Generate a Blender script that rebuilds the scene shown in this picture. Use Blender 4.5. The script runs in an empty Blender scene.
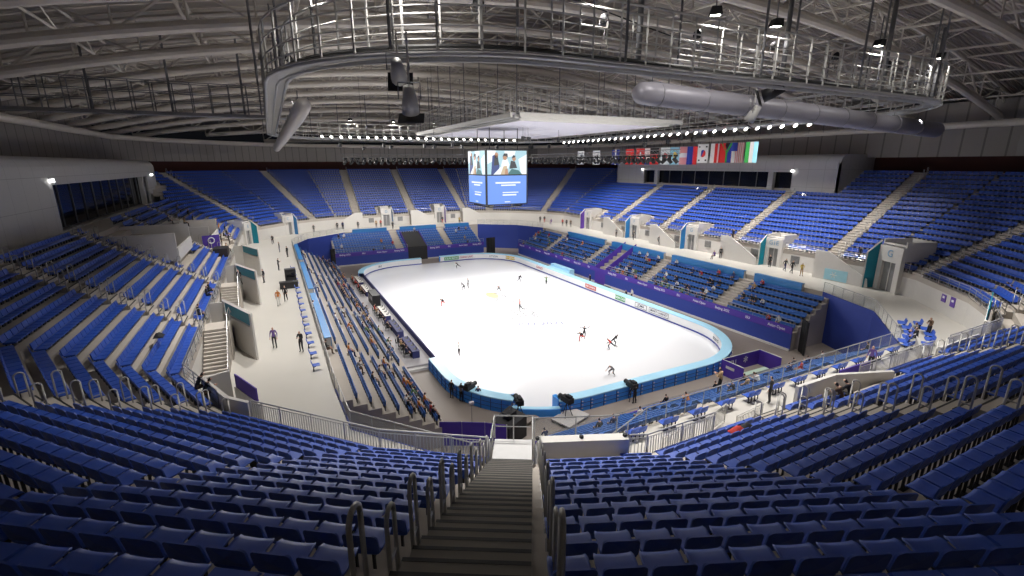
import bpy, math, random
import numpy as np
from mathutils import Matrix, Vector
random.seed(7)
PI = math.pi
R = math.radians
sc = bpy.context.scene
COL = sc.collection

# ------------------------------------------------------------------ camera, world, light, exposure
CAM = Vector((-27.521, -59.346, 19.22))
YAW, PITCH, ROLL, FPX = 0.463422, 0.257856, -0.003745, 470.889
cd = bpy.data.cameras.new('camera')
cam = bpy.data.objects.new('camera', cd)
COL.objects.link(cam)
fw = Vector((math.sin(YAW)*math.cos(PITCH), math.cos(YAW)*math.cos(PITCH), -math.sin(PITCH)))
rt = Vector((math.cos(YAW), -math.sin(YAW), 0))
up = rt.cross(fw)
r2 = rt*math.cos(ROLL)+up*math.sin(ROLL)
u2 = up*math.cos(ROLL)-rt*math.sin(ROLL)
mw = Matrix(((r2.x, u2.x, -fw.x, CAM.x), (r2.y, u2.y, -fw.y, CAM.y), (r2.z, u2.z, -fw.z, CAM.z), (0, 0, 0, 1)))
cam.matrix_world = mw
cd.sensor_width = 36
cd.lens = FPX*36/1024
cd.clip_start = 0.1
cd.clip_end = 600
sc.camera = cam

w = bpy.data.worlds.new('world')
sc.world = w
w.use_nodes = True
w.node_tree.nodes['Background'].inputs[0].default_value = (0.6, 0.65, 0.8, 1)
w.node_tree.nodes['Background'].inputs[1].default_value = 0.006

sc.view_settings.view_transform = 'Standard'
sc.view_settings.look = 'None'
sc.view_settings.gamma = 1
sc.view_settings.use_curve_mapping = False
sc.view_settings.exposure = 0.0


def area(name, loc, aim, sx, sy, power, spread=120, col=(1, .97, .93)):
    l = bpy.data.lights.new(name, 'AREA')
    l.shape = 'RECTANGLE'
    l.size = sx
    l.size_y = sy
    l.energy = power
    l.spread = R(spread)
    l.color = col
    o = bpy.data.objects.new(name, l)
    COL.objects.link(o)
    o.location = loc
    d = Vector(aim)-Vector(loc)
    # local x stays along the horizontal long side
    z = -d.normalized()
    x = Vector((0, 0, 1)).cross(z)
    if x.length < 1e-3:
        x = Vector((1, 0, 0))
    x.normalize()
    y = z.cross(x)
    o.matrix_world = Matrix(((x.x, y.x, z.x, loc[0]), (x.y, y.y, z.y, loc[1]), (x.z, y.z, z.z, loc[2]), (0, 0, 0, 1)))
    return o


def spot(name, loc, aim, power, cone=105, blend=.7, rad=.22, col=(1, .96, .91)):
    l = bpy.data.lights.new(name, 'SPOT')
    l.energy = power
    l.spot_size = R(cone)
    l.spot_blend = blend
    l.shadow_soft_size = rad
    l.color = col
    o = bpy.data.objects.new(name, l)
    COL.objects.link(o)
    o.location = loc
    o.rotation_euler = (Vector(aim)-Vector(loc)).to_track_quat('-Z', 'Y').to_euler()
    return o


# the arena's floodlights along the suspended ring catwalk, aimed at the ice, plus an added near-end fill
for k in range(9):
    y = -24+k*6.2
    spot('floodlight_right', (27.6, y, 24.6), (-1, y*.7, 0), 13500, 60, .9)
for k in range(6):
    y = -16+k*8.5
    spot('floodlight_left', (-25.3, y, 24.6), (3, y*.8, 0), 7000, 80, .8)
for k in range(7):
    x = -18+k*6
    spot('floodlight_far', (x, 35.4, 24.4), (x*.6, -14, 0), 15000, 62, .9)
for k, x in enumerate((-15, -9, -2, 5, 12, 19)):
    spot('floodlight_near', (x, -32.4, 21.6), (x*.5, 8, 3), 6500, 92, .8)
for x in (-13, -4, 6, 15):  # extra spots added to whiten the near end of the ice, no fixtures
    spot('fill_near_end', (x, -31.5, 21.4), (x*.7, -24, 0), 4600, 96, .9)
# added fill spots without fixtures round the outside of the ring, brightening the concourse and the first rows of the stands
for y in (-26, -17, -8, 1, 10, 19, 28):
    spot('concourse_fill_left', (-27.4, y, 23.2), (-30.5, y, 5), 9500, 80, 1)
for y in (-24, -14, -4, 6, 16, 26):
    spot('concourse_fill_right', (29.8, y, 23.2), (36.0, y, 6), 12500, 100, 1)
for x in (-18, -9, 0, 9, 18):
    spot('concourse_fill_near', (x, -39.8, 23.2), (x*1.05, -43.6, 6), 11500, 80, 1)
    spot('concourse_fill_far', (x, 37.6, 23.2), (x*1.1, 47, 6), 9500, 96, 1)
for x, y in ((-26, -36), (29, -34), (27, 34), (-25, 34)):
    spot('concourse_fill_corner', (x, y, 23.2), (x*1.18, y*1.15, 6), 8000 if x > 0 or y > 0 else 3600, 84, 1)
# work lights on the near arc of the catwalk, shining down on its deck and rails; far-side ones added to brighten the railing there
for x, y, e in ((-21, 36.4, 300), (-13, 36.6, 300), (-5, 36.6, 300), (3, 36.6, 300), (-24.6, -32.5, 260), (-21.5, -37.0, 420), (-12.5, -38.4, 420), (-4.6, -38.6, 420), (0.5, -38.6, 320), (11.5, -38.6, 260), (20.5, -38.4, 260)):
    spot('catwalk_work_light', (x, y, 26.9), (x+.4, y+.3, 23), e*2.2, 160, .4, .12)


# ------------------------------------------------------------------ materials
MATS = {}


def mat(name, col, rough=.6, metal=0., emit=0., var=.08, scale=3., spec=.5, trans=0.):
    if name in MATS:
        return MATS[name]
    m = bpy.data.materials.new(name)
    m.use_nodes = True
    nt = m.node_tree
    b = nt.nodes['Principled BSDF']
    c = (col[0], col[1], col[2], 1)
    b.inputs['Roughness'].default_value = rough
    b.inputs['Metallic'].default_value = metal
    b.inputs['Specular IOR Level'].default_value = spec
    if var > 0:
        tc = nt.nodes.new('ShaderNodeTexCoord')
        n = nt.nodes.new('ShaderNodeTexNoise')
        n.inputs['Scale'].default_value = scale
        n.inputs['Detail'].default_value = 3
        mx = nt.nodes.new('ShaderNodeMix')
        mx.data_type = 'RGBA'
        mx.inputs[6].default_value = tuple(max(0, x*(1-var)) for x in col)+(1,)
        mx.inputs[7].default_value = tuple(min(1, x*(1+var)) for x in col)+(1,)
        nt.links.new(tc.outputs['Object'], n.inputs['Vector'])
        nt.links.new(n.outputs['Fac'], mx.inputs[0])
        nt.links.new(mx.outputs[2], b.inputs['Base Color'])
    else:
        b.inputs['Base Color'].default_value = c
    if emit > 0:
        b.inputs['Emission Color'].default_value = c
        b.inputs['Emission Strength'].default_value = emit
        b.inputs['Base Color'].default_value = (.02, .02, .02, 1)
    if trans > 0:
        b.inputs['Alpha'].default_value = 1-trans
    MATS[name] = m
    return m


def panel_mat(name, col, w_, h_, line=.35, rough=.6, width=.02):
    """flat cladding with a grid of joint lines (object space x+y, z)"""
    m = mat(name, col, rough, var=.04)
    nt = m.node_tree
    b = nt.nodes['Principled BSDF']
    tc = nt.nodes.new('ShaderNodeTexCoord')
    sp = nt.nodes.new('ShaderNodeSeparateXYZ')
    nt.links.new(tc.outputs['Object'], sp.inputs[0])
    ad = nt.nodes.new('ShaderNodeMath')
    nt.links.new(sp.outputs[0], ad.inputs[0])
    nt.links.new(sp.outputs[1], ad.inputs[1])
    outs = []
    for src, per in ((ad.outputs[0], w_), (sp.outputs[2], h_)):
        d = nt.nodes.new('ShaderNodeMath'); d.operation = 'DIVIDE'; d.inputs[1].default_value = per
        nt.links.new(src, d.inputs[0])
        f = nt.nodes.new('ShaderNodeMath'); f.operation = 'FRACT'
        nt.links.new(d.outputs[0], f.inputs[0])
        l = nt.nodes.new('ShaderNodeMath'); l.operation = 'LESS_THAN'; l.inputs[1].default_value = width/per*2
        nt.links.new(f.outputs[0], l.inputs[0])
        outs.append(l.outputs[0])
    mxm = nt.nodes.new('ShaderNodeMath'); mxm.operation = 'MAXIMUM'
    nt.links.new(outs[0], mxm.inputs[0]); nt.links.new(outs[1], mxm.inputs[1])
    old = b.inputs['Base Color'].links[0].from_socket
    mx = nt.nodes.new('ShaderNodeMix'); mx.data_type = 'RGBA'
    nt.links.new(mxm.outputs[0], mx.inputs[0])
    nt.links.new(old, mx.inputs[6])
    mx.inputs[7].default_value = tuple(x*line for x in col)+(1,)
    nt.links.new(mx.outputs[2], b.inputs['Base Color'])
    return m


SEAT = mat('blue_plastic', (.015, .075, .43), .45, var=.12, scale=1.2, spec=.85)
SEATL = mat('lower_blue_plastic', (.025, .11, .38), .42, var=.12, scale=1.2)
BRK = mat('dark_bracket', (.02, .02, .025), .5)
CONC = mat('concrete', (.44, .40, .355), .85, var=.16, scale=.35)
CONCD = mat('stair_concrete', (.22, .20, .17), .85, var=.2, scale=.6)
NOSE = mat('stair_nosing', (.03, .03, .03), .7)
CONCO = mat('concourse_floor', (.50, .48, .44), .35, var=.07, scale=.25)
GREY = mat('floor_grey', (.24, .205, .18), .6, var=.12, scale=.3)
WHITE = mat('white_paint', (.62, .60, .57), .55, var=.05)
STEEL = mat('galvanised_steel', (.42, .42, .42), .38, .7, var=.1)
STEELD = mat('grey_painted_steel', (.22, .22, .23), .45, .5, var=.1)
WSTEEL = mat('white_painted_steel', (.52, .51, .49), .5, .2, var=.1)
BLACK = mat('matt_black', (.012, .012, .014), .6, var=.2)
PURP = mat('purple_fabric', (.08, .035, .36), .6, var=.1)
NAVY = mat('blue_fabric', (.03, .06, .34), .6, var=.08)
DNAVY = mat('navy_cloth', (.02, .025, .12), .7, var=.1)
RED = mat('dark_red_wall', (.055, .014, .01), .8, var=.2, scale=.5)
TEAL = mat('teal_panel', (.0, .21, .30), .45, var=.05)
SBLUE = mat('sky_blue_pad', (.42, .74, .94), .4, var=.05)
BBLUE = mat('bright_blue_panel', (.05, .34, .95), .4, var=.06)
ICE = mat('ice', (.78, .79, .82), .22, var=.015, scale=.15)
GLASS = mat('clear_glass', (.6, .68, .7), .08, trans=.92, var=0, spec=.3)
DGLASS = mat('dark_glass', (.008, .009, .012), .08, var=0)
SKIN = mat('skin', (.55, .34, .25), .6, var=.04)
HAIR = mat('black_hair', (.012, .01, .01), .5, var=.1)
LAMPM = mat('lamp_glow', (1, .96, .88), emit=12, var=0)
BULB = mat('small_light', (1, 1, .97), emit=9, var=0)


# ------------------------------------------------------------------ mesh building
class MB:
    def __init__(s):
        s.v = []; s.f = []; s.m = []; s.mats = []

    def mi(s, m):
        if m not in s.mats:
            s.mats.append(m)
        return s.mats.index(m)

    def add(s, vs, fs, m):
        n = len(s.v); k = s.mi(m)
        s.v += [tuple(v) for v in vs]
        for f in fs:
            s.f.append(tuple(i+n for i in f)); s.m.append(k)

    def box(s, c, d, m, rz=0, tilt=0):
        x, y, z = (a/2 for a in d)
        vs = []
        for i in (-x, x):
            for j in (-y, y):
                for k in (-z, z):
                    yy, zz = j, k
                    if tilt:
                        yy, zz = j*math.cos(tilt)-k*math.sin(tilt), j*math.sin(tilt)+k*math.cos(tilt)
                    vs.append((c[0]+i*math.cos(rz)-yy*math.sin(rz), c[1]+i*math.sin(rz)+yy*math.cos(rz), c[2]+zz))
        s.add(vs, [(0, 1, 3, 2), (4, 6, 7, 5), (0, 4, 5, 1), (2, 3, 7, 6), (0, 2, 6, 4), (1, 5, 7, 3)], m)

    def slab(s, a, b, th, z0, z1, m, off=0):
        """upright wall between plan points a, b"""
        a = Vector((a[0], a[1])); b = Vector((b[0], b[1]))
        d = (b-a); L = d.length
        if L < 1e-6:
            return
        d /= L; n = Vector((-d.y, d.x))
        c = (a+b)/2+n*off
        s.box((c.x, c.y, (z0+z1)/2), (L, th, z1-z0), m, math.atan2(d.y, d.x))

    def prism(s, poly, z0, z1, m):
        n = len(poly)
        z0 = z0 if hasattr(z0, '__len__') else [z0]*n
        z1 = z1 if hasattr(z1, '__len__') else [z1]*n
        vs = [(p[0], p[1], z0[i]) for i, p in enumerate(poly)]+[(p[0], p[1], z1[i]) for i, p in enumerate(poly)]
        fs = [tuple(range(n))[::-1], tuple(range(n, 2*n))]+[(i, (i+1) % n, n+(i+1) % n, n+i) for i in range(n)]
        s.add(vs, fs, m)

    def extr(s, pts, vec, m):
        """extrude planar 3-D polygon along vec"""
        n = len(pts); vec = Vector(vec)
        vs = [tuple(p) for p in pts]+[tuple(Vector(p)+vec) for p in pts]
        fs = [tuple(range(n))[::-1], tuple(range(n, 2*n))]+[(i, (i+1) % n, n+(i+1) % n, n+i) for i in range(n)]
        s.add(vs, fs, m)

    def tube(s, pts, r, m, n=6, closed=False, cap=True):
        pts = [Vector(p) for p in pts]
        N = len(pts); rings = []; prev = None
        for i, p in enumerate(pts):
            if closed:
                t = pts[(i+1) % N]-pts[i-1]
            else:
                t = pts[min(i+1, N-1)]-pts[max(i-1, 0)]
            t.normalize()
            if prev is None:
                u = t.cross(Vector((0, 0, 1)))
                if u.length < .05:
                    u = t.cross(Vector((0, 1, 0)))
            else:
                u = prev-t*prev.dot(t)
            u.normalize(); prev = u
            v = t.cross(u)
            rr = r[i] if hasattr(r, '__len__') else r
            rings.append([p+(u*math.cos(2*PI*k/n)+v*math.sin(2*PI*k/n))*rr for k in range(n)])
        vs = [q for ring in rings for q in ring]
        fs = []
        for i in range(N if closed else N-1):
            j = (i+1) % N
            for k in range(n):
                fs.append((i*n+k, i*n+(k+1) % n, j*n+(k+1) % n, j*n+k))
        if not closed and cap:
            fs.append(tuple(range(n))[::-1]); fs.append(tuple((N-1)*n+k for k in range(n)))
        s.add(vs, fs, m)

    def build(s, name, parent=None, smooth=False):
        me = bpy.data.meshes.new(name)
        me.from_pydata(s.v, [], s.f)
        for m in s.mats:
            me.materials.append(m)
        me.polygons.foreach_set('material_index', s.m)
        if smooth:
            me.polygons.foreach_set('use_smooth', [True]*len(s.f))
        me.update()
        o = bpy.data.objects.new(name, me)
        COL.objects.link(o)
        if parent:
            o.parent = parent
        return o


def tag(o, label, cat, group=None):
    o['label'] = label; o['category'] = cat
    if group:
        o['group'] = group
    return o


def struct(o):
    o['kind'] = 'structure'
    return o


def thing(name, label, cat, loc=(0, 0, 0), rz=0, group=None):
    o = bpy.data.objects.new(name, None)
    o.empty_display_size = .1
    COL.objects.link(o)
    o.location = loc; o.rotation_euler = (0, 0, rz)
    return tag(o, label, cat, group)


def copy_tree(o, parent=None):
    c = o.copy(); COL.objects.link(c); c.parent = parent
    for ch in o.children:
        copy_tree(ch, c)
    return c


TXT = {}


def text(s, size, m, parent, loc, rot, align='CENTER', name='lettering'):
    cu = bpy.data.curves.new(name, 'FONT')
    cu.body = s; cu.size = size; cu.align_x = align; cu.align_y = 'CENTER'; cu.extrude = .004; cu.offset = .012*size
    cu.materials.append(m)
    key = (s, size, m.name, align)
    if key not in TXT:
        tmp = bpy.data.objects.new('tmp', cu)
        TXT[key] = bpy.data.meshes.new_from_object(tmp)
        bpy.data.objects.remove(tmp)
    o = bpy.data.objects.new(name, TXT[key])
    COL.objects.link(o); o.parent = parent
    o.location = loc; o.rotation_euler = rot
    return o


ORD = ['', 'first', 'second', 'third', 'fourth', 'fifth', 'sixth', 'seventh', 'eighth', 'ninth', 'tenth', 'eleventh', 'twelfth',
       'thirteenth', 'fourteenth', 'fifteenth', 'sixteenth', 'seventeenth', 'eighteenth', 'nineteenth', 'twentieth', 'twenty-first',
       'twenty-second', 'twenty-third', 'twenty-fourth', 'twenty-fifth', 'twenty-sixth', 'twenty-seventh', 'twenty-eighth', 'twenty-ninth', 'thirtieth']


def ordn(n):
    if n < len(ORD):
        return ORD[n]
    return '%d%s' % (n, 'th' if 10 <= n % 100 <= 20 else {1: 'st', 2: 'nd', 3: 'rd'}.get(n % 10, 'th'))


# ------------------------------------------------------------------ the bowl: plan of the upper ring
PITCHD, RISE, Z0, NROW = .92, .52, 8.0, 19
YC = 2.0
ZC = 5.5                                     # concourse level
SWV = [(-33.0, -30.6), (-30.7, -35.9), (-24.9, -42.2), (-20.5, -45.2), (-15.6, -47.3)]
BASE = SWV+[(-x, y) for x, y in SWV[::-1]]
BASE = BASE+[(-x, 2*YC-y) for x, y in BASE]


def ring(d):
    """the ring polygon (counter-clockwise, starting at the W side's near end) offset outward by d"""
    n = len(BASE); lines = []
    for i in range(n):
        a = Vector(BASE[i]); b = Vector(BASE[(i+1) % n]); t = (b-a).normalized()
        lines.append((a+Vector((t.y, -t.x))*d, t))
    out = []
    for i in range(n):
        (p, t), (q, u) = lines[i-1], lines[i]
        den = t.x*u.y-t.y*u.x
        k = ((q-p).x*u.y-(q-p).y*u.x)/den
        v = p+t*k
        out.append((v.x, v.y))
    return out


# facet i runs from vertex i to i+1: 0-3 SW corner, 4 S, 5-8 SE, 9 E, 10-13 NE, 14 N, 15-18 NW, 19 W
FAC = ['southwest']*4+['south']+['southeast']*4+['east']+['northeast']*4+['north']+['northwest']*4+['west']


def frow(i, d):
    P = ring(d)
    a = Vector(P[i]); b = Vector(P[(i+1) % 20])
    return a, b


# aisles: vertex aisles (index of vertex) and straight aisles (facet, coordinate)
VA = {1, 3, 6, 8, 11, 13, 16, 18}
SA = {4: [-8.8, 5.5], 9: [-26, -12, 3, 16.3], 14: [14.5, 1.7, -11], 19: [21, 8, -7.6, -21]}
STD = R(29.3)                                 # heading of the near stairs, seen from above
AW = .8                                       # half width of an aisle


def zfl(i):
    return Z0+RISE*i


# ---------------- terraces of the upper ring
mb = MB()
BW_Y = (-15.5, 43)                            # west booth extent
BE_Y = (-18.5, 31)                            # east booth extent
for i in range(20):
    for r in range(NROW+1):
        d0 = r*PITCHD; d1 = d0+PITCHD+(2.4 if r == NROW else 0)
        a, b = frow(i, d0); c, d = frow(i, d1)
        z = zfl(min(r, 10)) if i == 19 else zfl(r)
        mb.add([(a.x, a.y, z-RISE), (b.x, b.y, z-RISE), (b.x, b.y, z), (a.x, a.y, z), (d.x, d.y, z), (c.x, c.y, z)],
               [(0, 1, 2, 3), (3, 2, 4, 5)], CONC)
    a, b = frow(i, 0)
    mb.add([(a.x, a.y, ZC), (b.x, b.y, ZC), (b.x, b.y, Z0-RISE), (a.x, a.y, Z0-RISE)], [(0, 1, 2, 3)], WHITE)
struct(mb.build('floor_upper_terrace'))

# ---------------- inner edge of the concourse (clockwise): chamfered rectangle
INN = [(-25.4, 31), (-25.4, -30), (-25.2, -35.4), (-20.6, -41.0), (-14.6, -43.6), (-11, -42.3), (15, -42), (22.5, -36.5), (25.4, -30), (25.4, 31), (22.5, 38), (15, 43.8), (-15, 43.8), (-22.5, 38)]
NI = 14
# concourse floor as radial strips between the ring and the inner edge
mb = MB()
outer = [Vector(p) for p in ring(0)]


def ray_hit(poly, ang):
    o_ = Vector((0, 1)); dd = Vector((math.cos(ang), math.sin(ang))); best = None
    for i in range(len(poly)):
        a = Vector(poly[i]); b = Vector(poly[(i+1) % len(poly)])
        e = b-a
        den = dd.x*e.y-dd.y*e.x
        if abs(den) < 1e-9:
            continue
        q = a-o_
        t = (q.x*e.y-q.y*e.x)/den; u = (q.x*dd.y-q.y*dd.x)/den
        if t > 0 and -1e-6 <= u <= 1+1e-6 and (best is None or t > best):
            best = t
    return o_+dd*best


angs = sorted(set([round(math.atan2(p[1]-1, p[0]), 5) for p in INN]+[round(math.atan2(p.y-1, p.x), 5) for p in outer]))
n = len(angs)
for i in range(n):
    a0 = angs[i]; a1 = angs[(i+1) % n]
    p0, p1 = ray_hit(INN, a0), ray_hit(INN, a1); q0, q1 = ray_hit(ring(0), a0), ray_hit(ring(0), a1)
    mb.add([(p0.x, p0.y, ZC), (q0.x, q0.y, ZC), (q1.x, q1.y, ZC), (p1.x, p1.y, ZC)], [(0, 1, 2, 3)], CONCO)
    mb.add([(p0.x, p0.y, ZC-.3), (q0.x, q0.y, ZC-.3), (q1.x, q1.y, ZC-.3), (p1.x, p1.y, ZC-.3)], [(3, 2, 1, 0)], CONC)
struct(mb.build('floor_concourse'))
# walls below the concourse edge, deep blue drapes in the four open corners
mb = MB()
for i in range(len(INN)):
    a, b = INN[i], INN[(i+1) % len(INN)]
    corner = i in (1, 2, 3, 4, 6, 7, 9, 10, 12, 13)
    mb.slab(a, b, .12, 0, ZC, NAVY if corner else CONC)
struct(mb.build('wall_concourse_edge'))

# ---------------- ground floor
mb = MB()
mb.prism([(-26, -42), (26, -42), (26, 45), (-26, 45)], -.3, 0, GREY)
struct(mb.build('floor'))

# ------------------------------------------------------------------ lower stands
LOW = {}   # name: (origin xy at front, outward dir, along dir, length, rows, pitch, rise, z0)


def lower_stand(nm, fo, out, al, L, rows, pitch, rise, z0, gaps):
    fo = Vector(fo); out = Vector(out); al = Vector(al)
    mb = MB()
    for r in range(rows):
        z = z0+rise*r
        a = fo+out*(r*pitch); b = a+al*L; c = b+out*(pitch if r < rows-1 else pitch+.05); d = a+out*(pitch if r < rows-1 else pitch+.05)
        mb.prism([a, b, c, d], 0, z, CONC)
    # aisle steps
    for g in gaps:
        for r in range(rows-1):
            a = fo+al*(g-.6)+out*((r+.5)*pitch); b = a+al*1.2
            mb.prism([a, b, b+out*(pitch*.5), a+out*(pitch*.5)], z0+rise*r, z0+rise*(r+.5), CONC)
    struct(mb.build('floor_lower_terrace'))
    LOW[nm] = (fo, out, al, L, rows, pitch, rise, z0, gaps)


lower_stand('right', (19.4, -31), (1, 0), (0, 1), 62, 7, .86, .5, 2.0, [9.8, 23.6, 38.2, 52])
lower_stand('far', (-18, 35.8), (0, 1), (1, 0), 31, 9, .89, .39, 2.0, [12.6, 23.5])
lower_stand('left', (-18.5, -31), (-1, 0), (0, 1), 62, 8, .86, .5, 1.5, [10.5, 26, 44])
lower_stand('near', (-13.5, -34.8), (0, -1), (1, 0), 28.5, 8, .88, .54, .9, [8, 20])

# front walls of the lower stands, draped in blue with a purple band carrying the event lettering
LETW = mat('white_lettering', (.8, .8, .85), .5, var=0)


def front_wall(nm, a, b, top, label, words):
    a = Vector(a); b = Vector(b); d = (b-a).normalized(); L = (b-a).length
    rz = math.atan2(d.y, d.x)
    t = thing('banner_wall', label, 'banner', ((a.x+b.x)/2, (a.y+b.y)/2, 0), rz)
    m = MB(); m.box((0, 0, (top-.75)/2), (L, .1, top-.75), NAVY); m.build('drape', t)
    m = MB(); m.box((0, -.02, top-.35), (L, .12, .75), PURP); m.build('purple_band', t)
    m = MB(); m.box((0, -.08, .12), (L, .14, .24), WHITE); m.build('kick_board', t)
    k = int(L/3.2)
    for i in range(k):
        x = -L/2+(i+.5)*L/k
        text(words[i % len(words)], .42, LETW, t, (x, -.085, top-.36), (PI/2, 0, 0))
    # handrail on the wall
    m = MB()
    rh = .75 if nm != 's' else .3
    m.tube([(-L/2, 0, top+rh), (L/2, 0, top+rh)], .03, STEEL)
    if nm != 's':
        m.tube([(-L/2, 0, top+.4), (L/2, 0, top+.4)], .02, STEEL)
    for i in range(int(L/1.5)+1):
        x = -L/2+i*L/int(L/1.5)
        m.tube([(x, 0, top), (x, 0, top+rh)], .02, STEEL, 4)
    m.build('railing', t)
    return t


WORDS = ['Beijing 2022', 'ISU', 'Asian Open']
front_wall('e', (19.3, 31), (19.3, 3.2), 2.6, 'blue draped wall with purple lettered band under the right stand, far stretch beyond the passage', WORDS)
front_wall('e', (19.3, .4), (19.3, -31), 2.6, 'blue draped wall with purple lettered band under the right stand, stretch nearest the rink corner', WORDS)
front_wall('n', (-18, 35.7), (-3.9, 35.7), 2.6, 'blue draped wall with purple lettered band under the far stand, left of the dark tunnel', WORDS)
front_wall('n', (.2, 35.7), (13, 35.7), 2.6, 'blue draped wall with purple lettered band under the far stand, right of the dark tunnel', WORDS)
front_wall('s', (15, -34.7), (-13.5, -34.7), .95, 'blue draped wall under the near lower stand, behind the rink end', WORDS)
# the passage through the right stand and the tunnel through the far stand: purple cheeks, the tunnel's inner shade painted as solid black blocks
mb = MB()
mb.box((19.3, 1.8, 1.25), (2.8, .1, 2.5), PURP, PI/2)
for yy in (.45, 3.15):
    mb.extr([(19.35, yy, 0), (25.4, yy, 0), (25.4, yy, 6.3), (19.35, yy, 2.8)], (0, .08, 0), PURP)
struct(mb.build('wall_passage'))
mb = MB()
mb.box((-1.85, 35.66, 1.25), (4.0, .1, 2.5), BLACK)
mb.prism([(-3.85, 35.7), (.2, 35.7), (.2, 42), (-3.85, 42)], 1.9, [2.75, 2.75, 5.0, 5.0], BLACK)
for xx in (-3.9, .15):
    mb.extr([(xx, 35.75, 0), (xx, 42, 0), (xx, 42, 5.4), (xx, 35.75, 2.8)], (.08, 0, 0), PURP)
struct(mb.build('wall_tunnel'))
for (x0, y0, x1, y1, lab) in ((-18.9, 35.2, -18.0, 35.8, 'tall black drape at the left end of the far lower stand'), (13.2, 34.6, 15.4, 34.8, 'tall black drape at the far right rink corner between the stands'),
                              (19.3, -32.6, 20.4, -31.2, 'tall black drape at the near end of the right lower stand')):
    o = MB()
    nseg = 10
    pts = []
    for i in range(nseg+1):
        t_ = i/nseg
        px_, py_ = x0+(x1-x0)*t_, y0+(y1-y0)*t_
        pts.append((px_+.06*math.sin(i*2.3), py_+.06*math.cos(i*2.3)))
    for i in range(nseg):
        o.slab(pts[i], pts[i+1], .05, 0, 3.6, BLACK)
    tag(o.build('drape'), lab, 'drape')

# ------------------------------------------------------------------ rink
def rrect(A, B, rad, n=12, cx=0, cy=0):
    pts = []
    for sx, sy, a0 in ((1, 1, 0), (-1, 1, 90), (-1, -1, 180), (1, -1, 270)):
        for k in range(n+1):
            a = R(a0+90*k/n)
            pts.append((cx+sx*(B-rad)+rad*math.cos(a), cy+sy*(A-rad)+rad*math.sin(a)))
    return pts


mb = MB()
mb.prism(rrect(30.5, 15, 8.5), 0, .03, ICE)
struct(mb.build('floor_ice'))
# markings frozen into the ice
mk = MB()
PALE = mat('pale_grey_paint', (.12, .125, .14), .3, var=.05)
YEL = mat('pale_yellow_paint', (.52, .47, .22), .3, var=.05)
PBL = mat('pale_blue_paint', (.14, .15, .26), .3, var=.05)
GRN = mat('grey_green_paint', (.45, .58, .48), .4, var=0)
lg = thing('ice_logo', 'faint event emblem and lettering painted in the ice at the rink centre', 'logo', (0.2, -2.0, .032), R(-92))
m = MB()
m.prism([(1.1*math.cos(t)*1.5-5.2, .9*math.sin(t)) for t in np.linspace(0, 2*PI, 20)[:-1]], 0, .004, YEL); m.build('yellow_disc', lg)
m = MB()
m.tube([(-7.5, -1.2, .006), (-6.5, .6, .006), (-5, 1.4, .006), (-3.6, 1.6, .006)], .05, PALE, 4); m.build('grey_swoosh', lg)
text('FIGURE SKATING', 1.5, PALE, lg, (1.2, 1.5, .0), (0, 0, 0))
text('BEIJING 2022', 1.7, PALE, lg, (1.2, -.1, .0), (0, 0, 0))
text('CHINA', 1.4, PALE, lg, (4.2, -1.7, .0), (0, 0, 0))
lg2 = thing('ice_logo', 'faint blue lettering painted in the ice toward the near end', 'logo', (0.5, -11.5, .032), R(-20))
text('ISU 2021', 1.6, PBL, lg2, (0, 0, 0), (0, 0, 0))

# boards: a loop cut into stretches
LOOP = rrect(30.5, 15, 8.5, 16)
def densify(P, step=1.0):
    out = []
    for i in range(len(P)):
        a = Vector(P[i]); b = Vector(P[(i+1) % len(P)]); L = (b-a).length
        k = max(1, int(L/step))
        for j in range(k):
            out.append(a+(b-a)*j/k)
    return out


LP = densify(LOOP, 1.25)
def norm_at(P, i):
    t = P[(i+1) % len(P)]-P[i-1]
    return Vector((t.y, -t.x)).normalized()


def classify(p):
    if p.x < -14.2 and -17.6 < p.y < 23.5:
        return 'cloth'
    if -12.3 < p.x < -9.6 and p.y < -27:
        return 'gate'
    if p.x < 1.5 and p.x > -2.2 and p.y > 28:
        return 'open'
    return 'board'


segs = []
cls = [classify(p) for p in LP]
i0 = next(i for i in range(len(LP)) if cls[i] == 'gate')
cur = None
for k in range(len(LP)+1):
    i = (i0+k) % len(LP)
    if cur is None or cur[0] != cls[i] or k == len(LP):
        if cur:
            cur[1].append(i); segs.append(cur)
        cur = [cls[i], [i]]
    else:
        cur[1].append(i)
BOARDW = mat('board_white', (.78, .79, .80), .35, var=.03)
lab_i = 0
BLAB = ['white rink board with light blue cap round the right side and near right corner',
        'white rink board with light blue cap at the far left corner', 'light blue padded board round the near left corner, beside the judges']
def offset(idx, dst):
    return [LP[i]+norm_at(LP, i)*dst for i in idx]


def ribbon(mb, idx, d0, d1, z0, z1, m):
    a = offset(idx, d0); b = offset(idx, d1)
    for i in range(len(idx)-1):
        mb.prism([a[i], a[i+1], b[i+1], b[i]], z0, z1, m)


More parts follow.
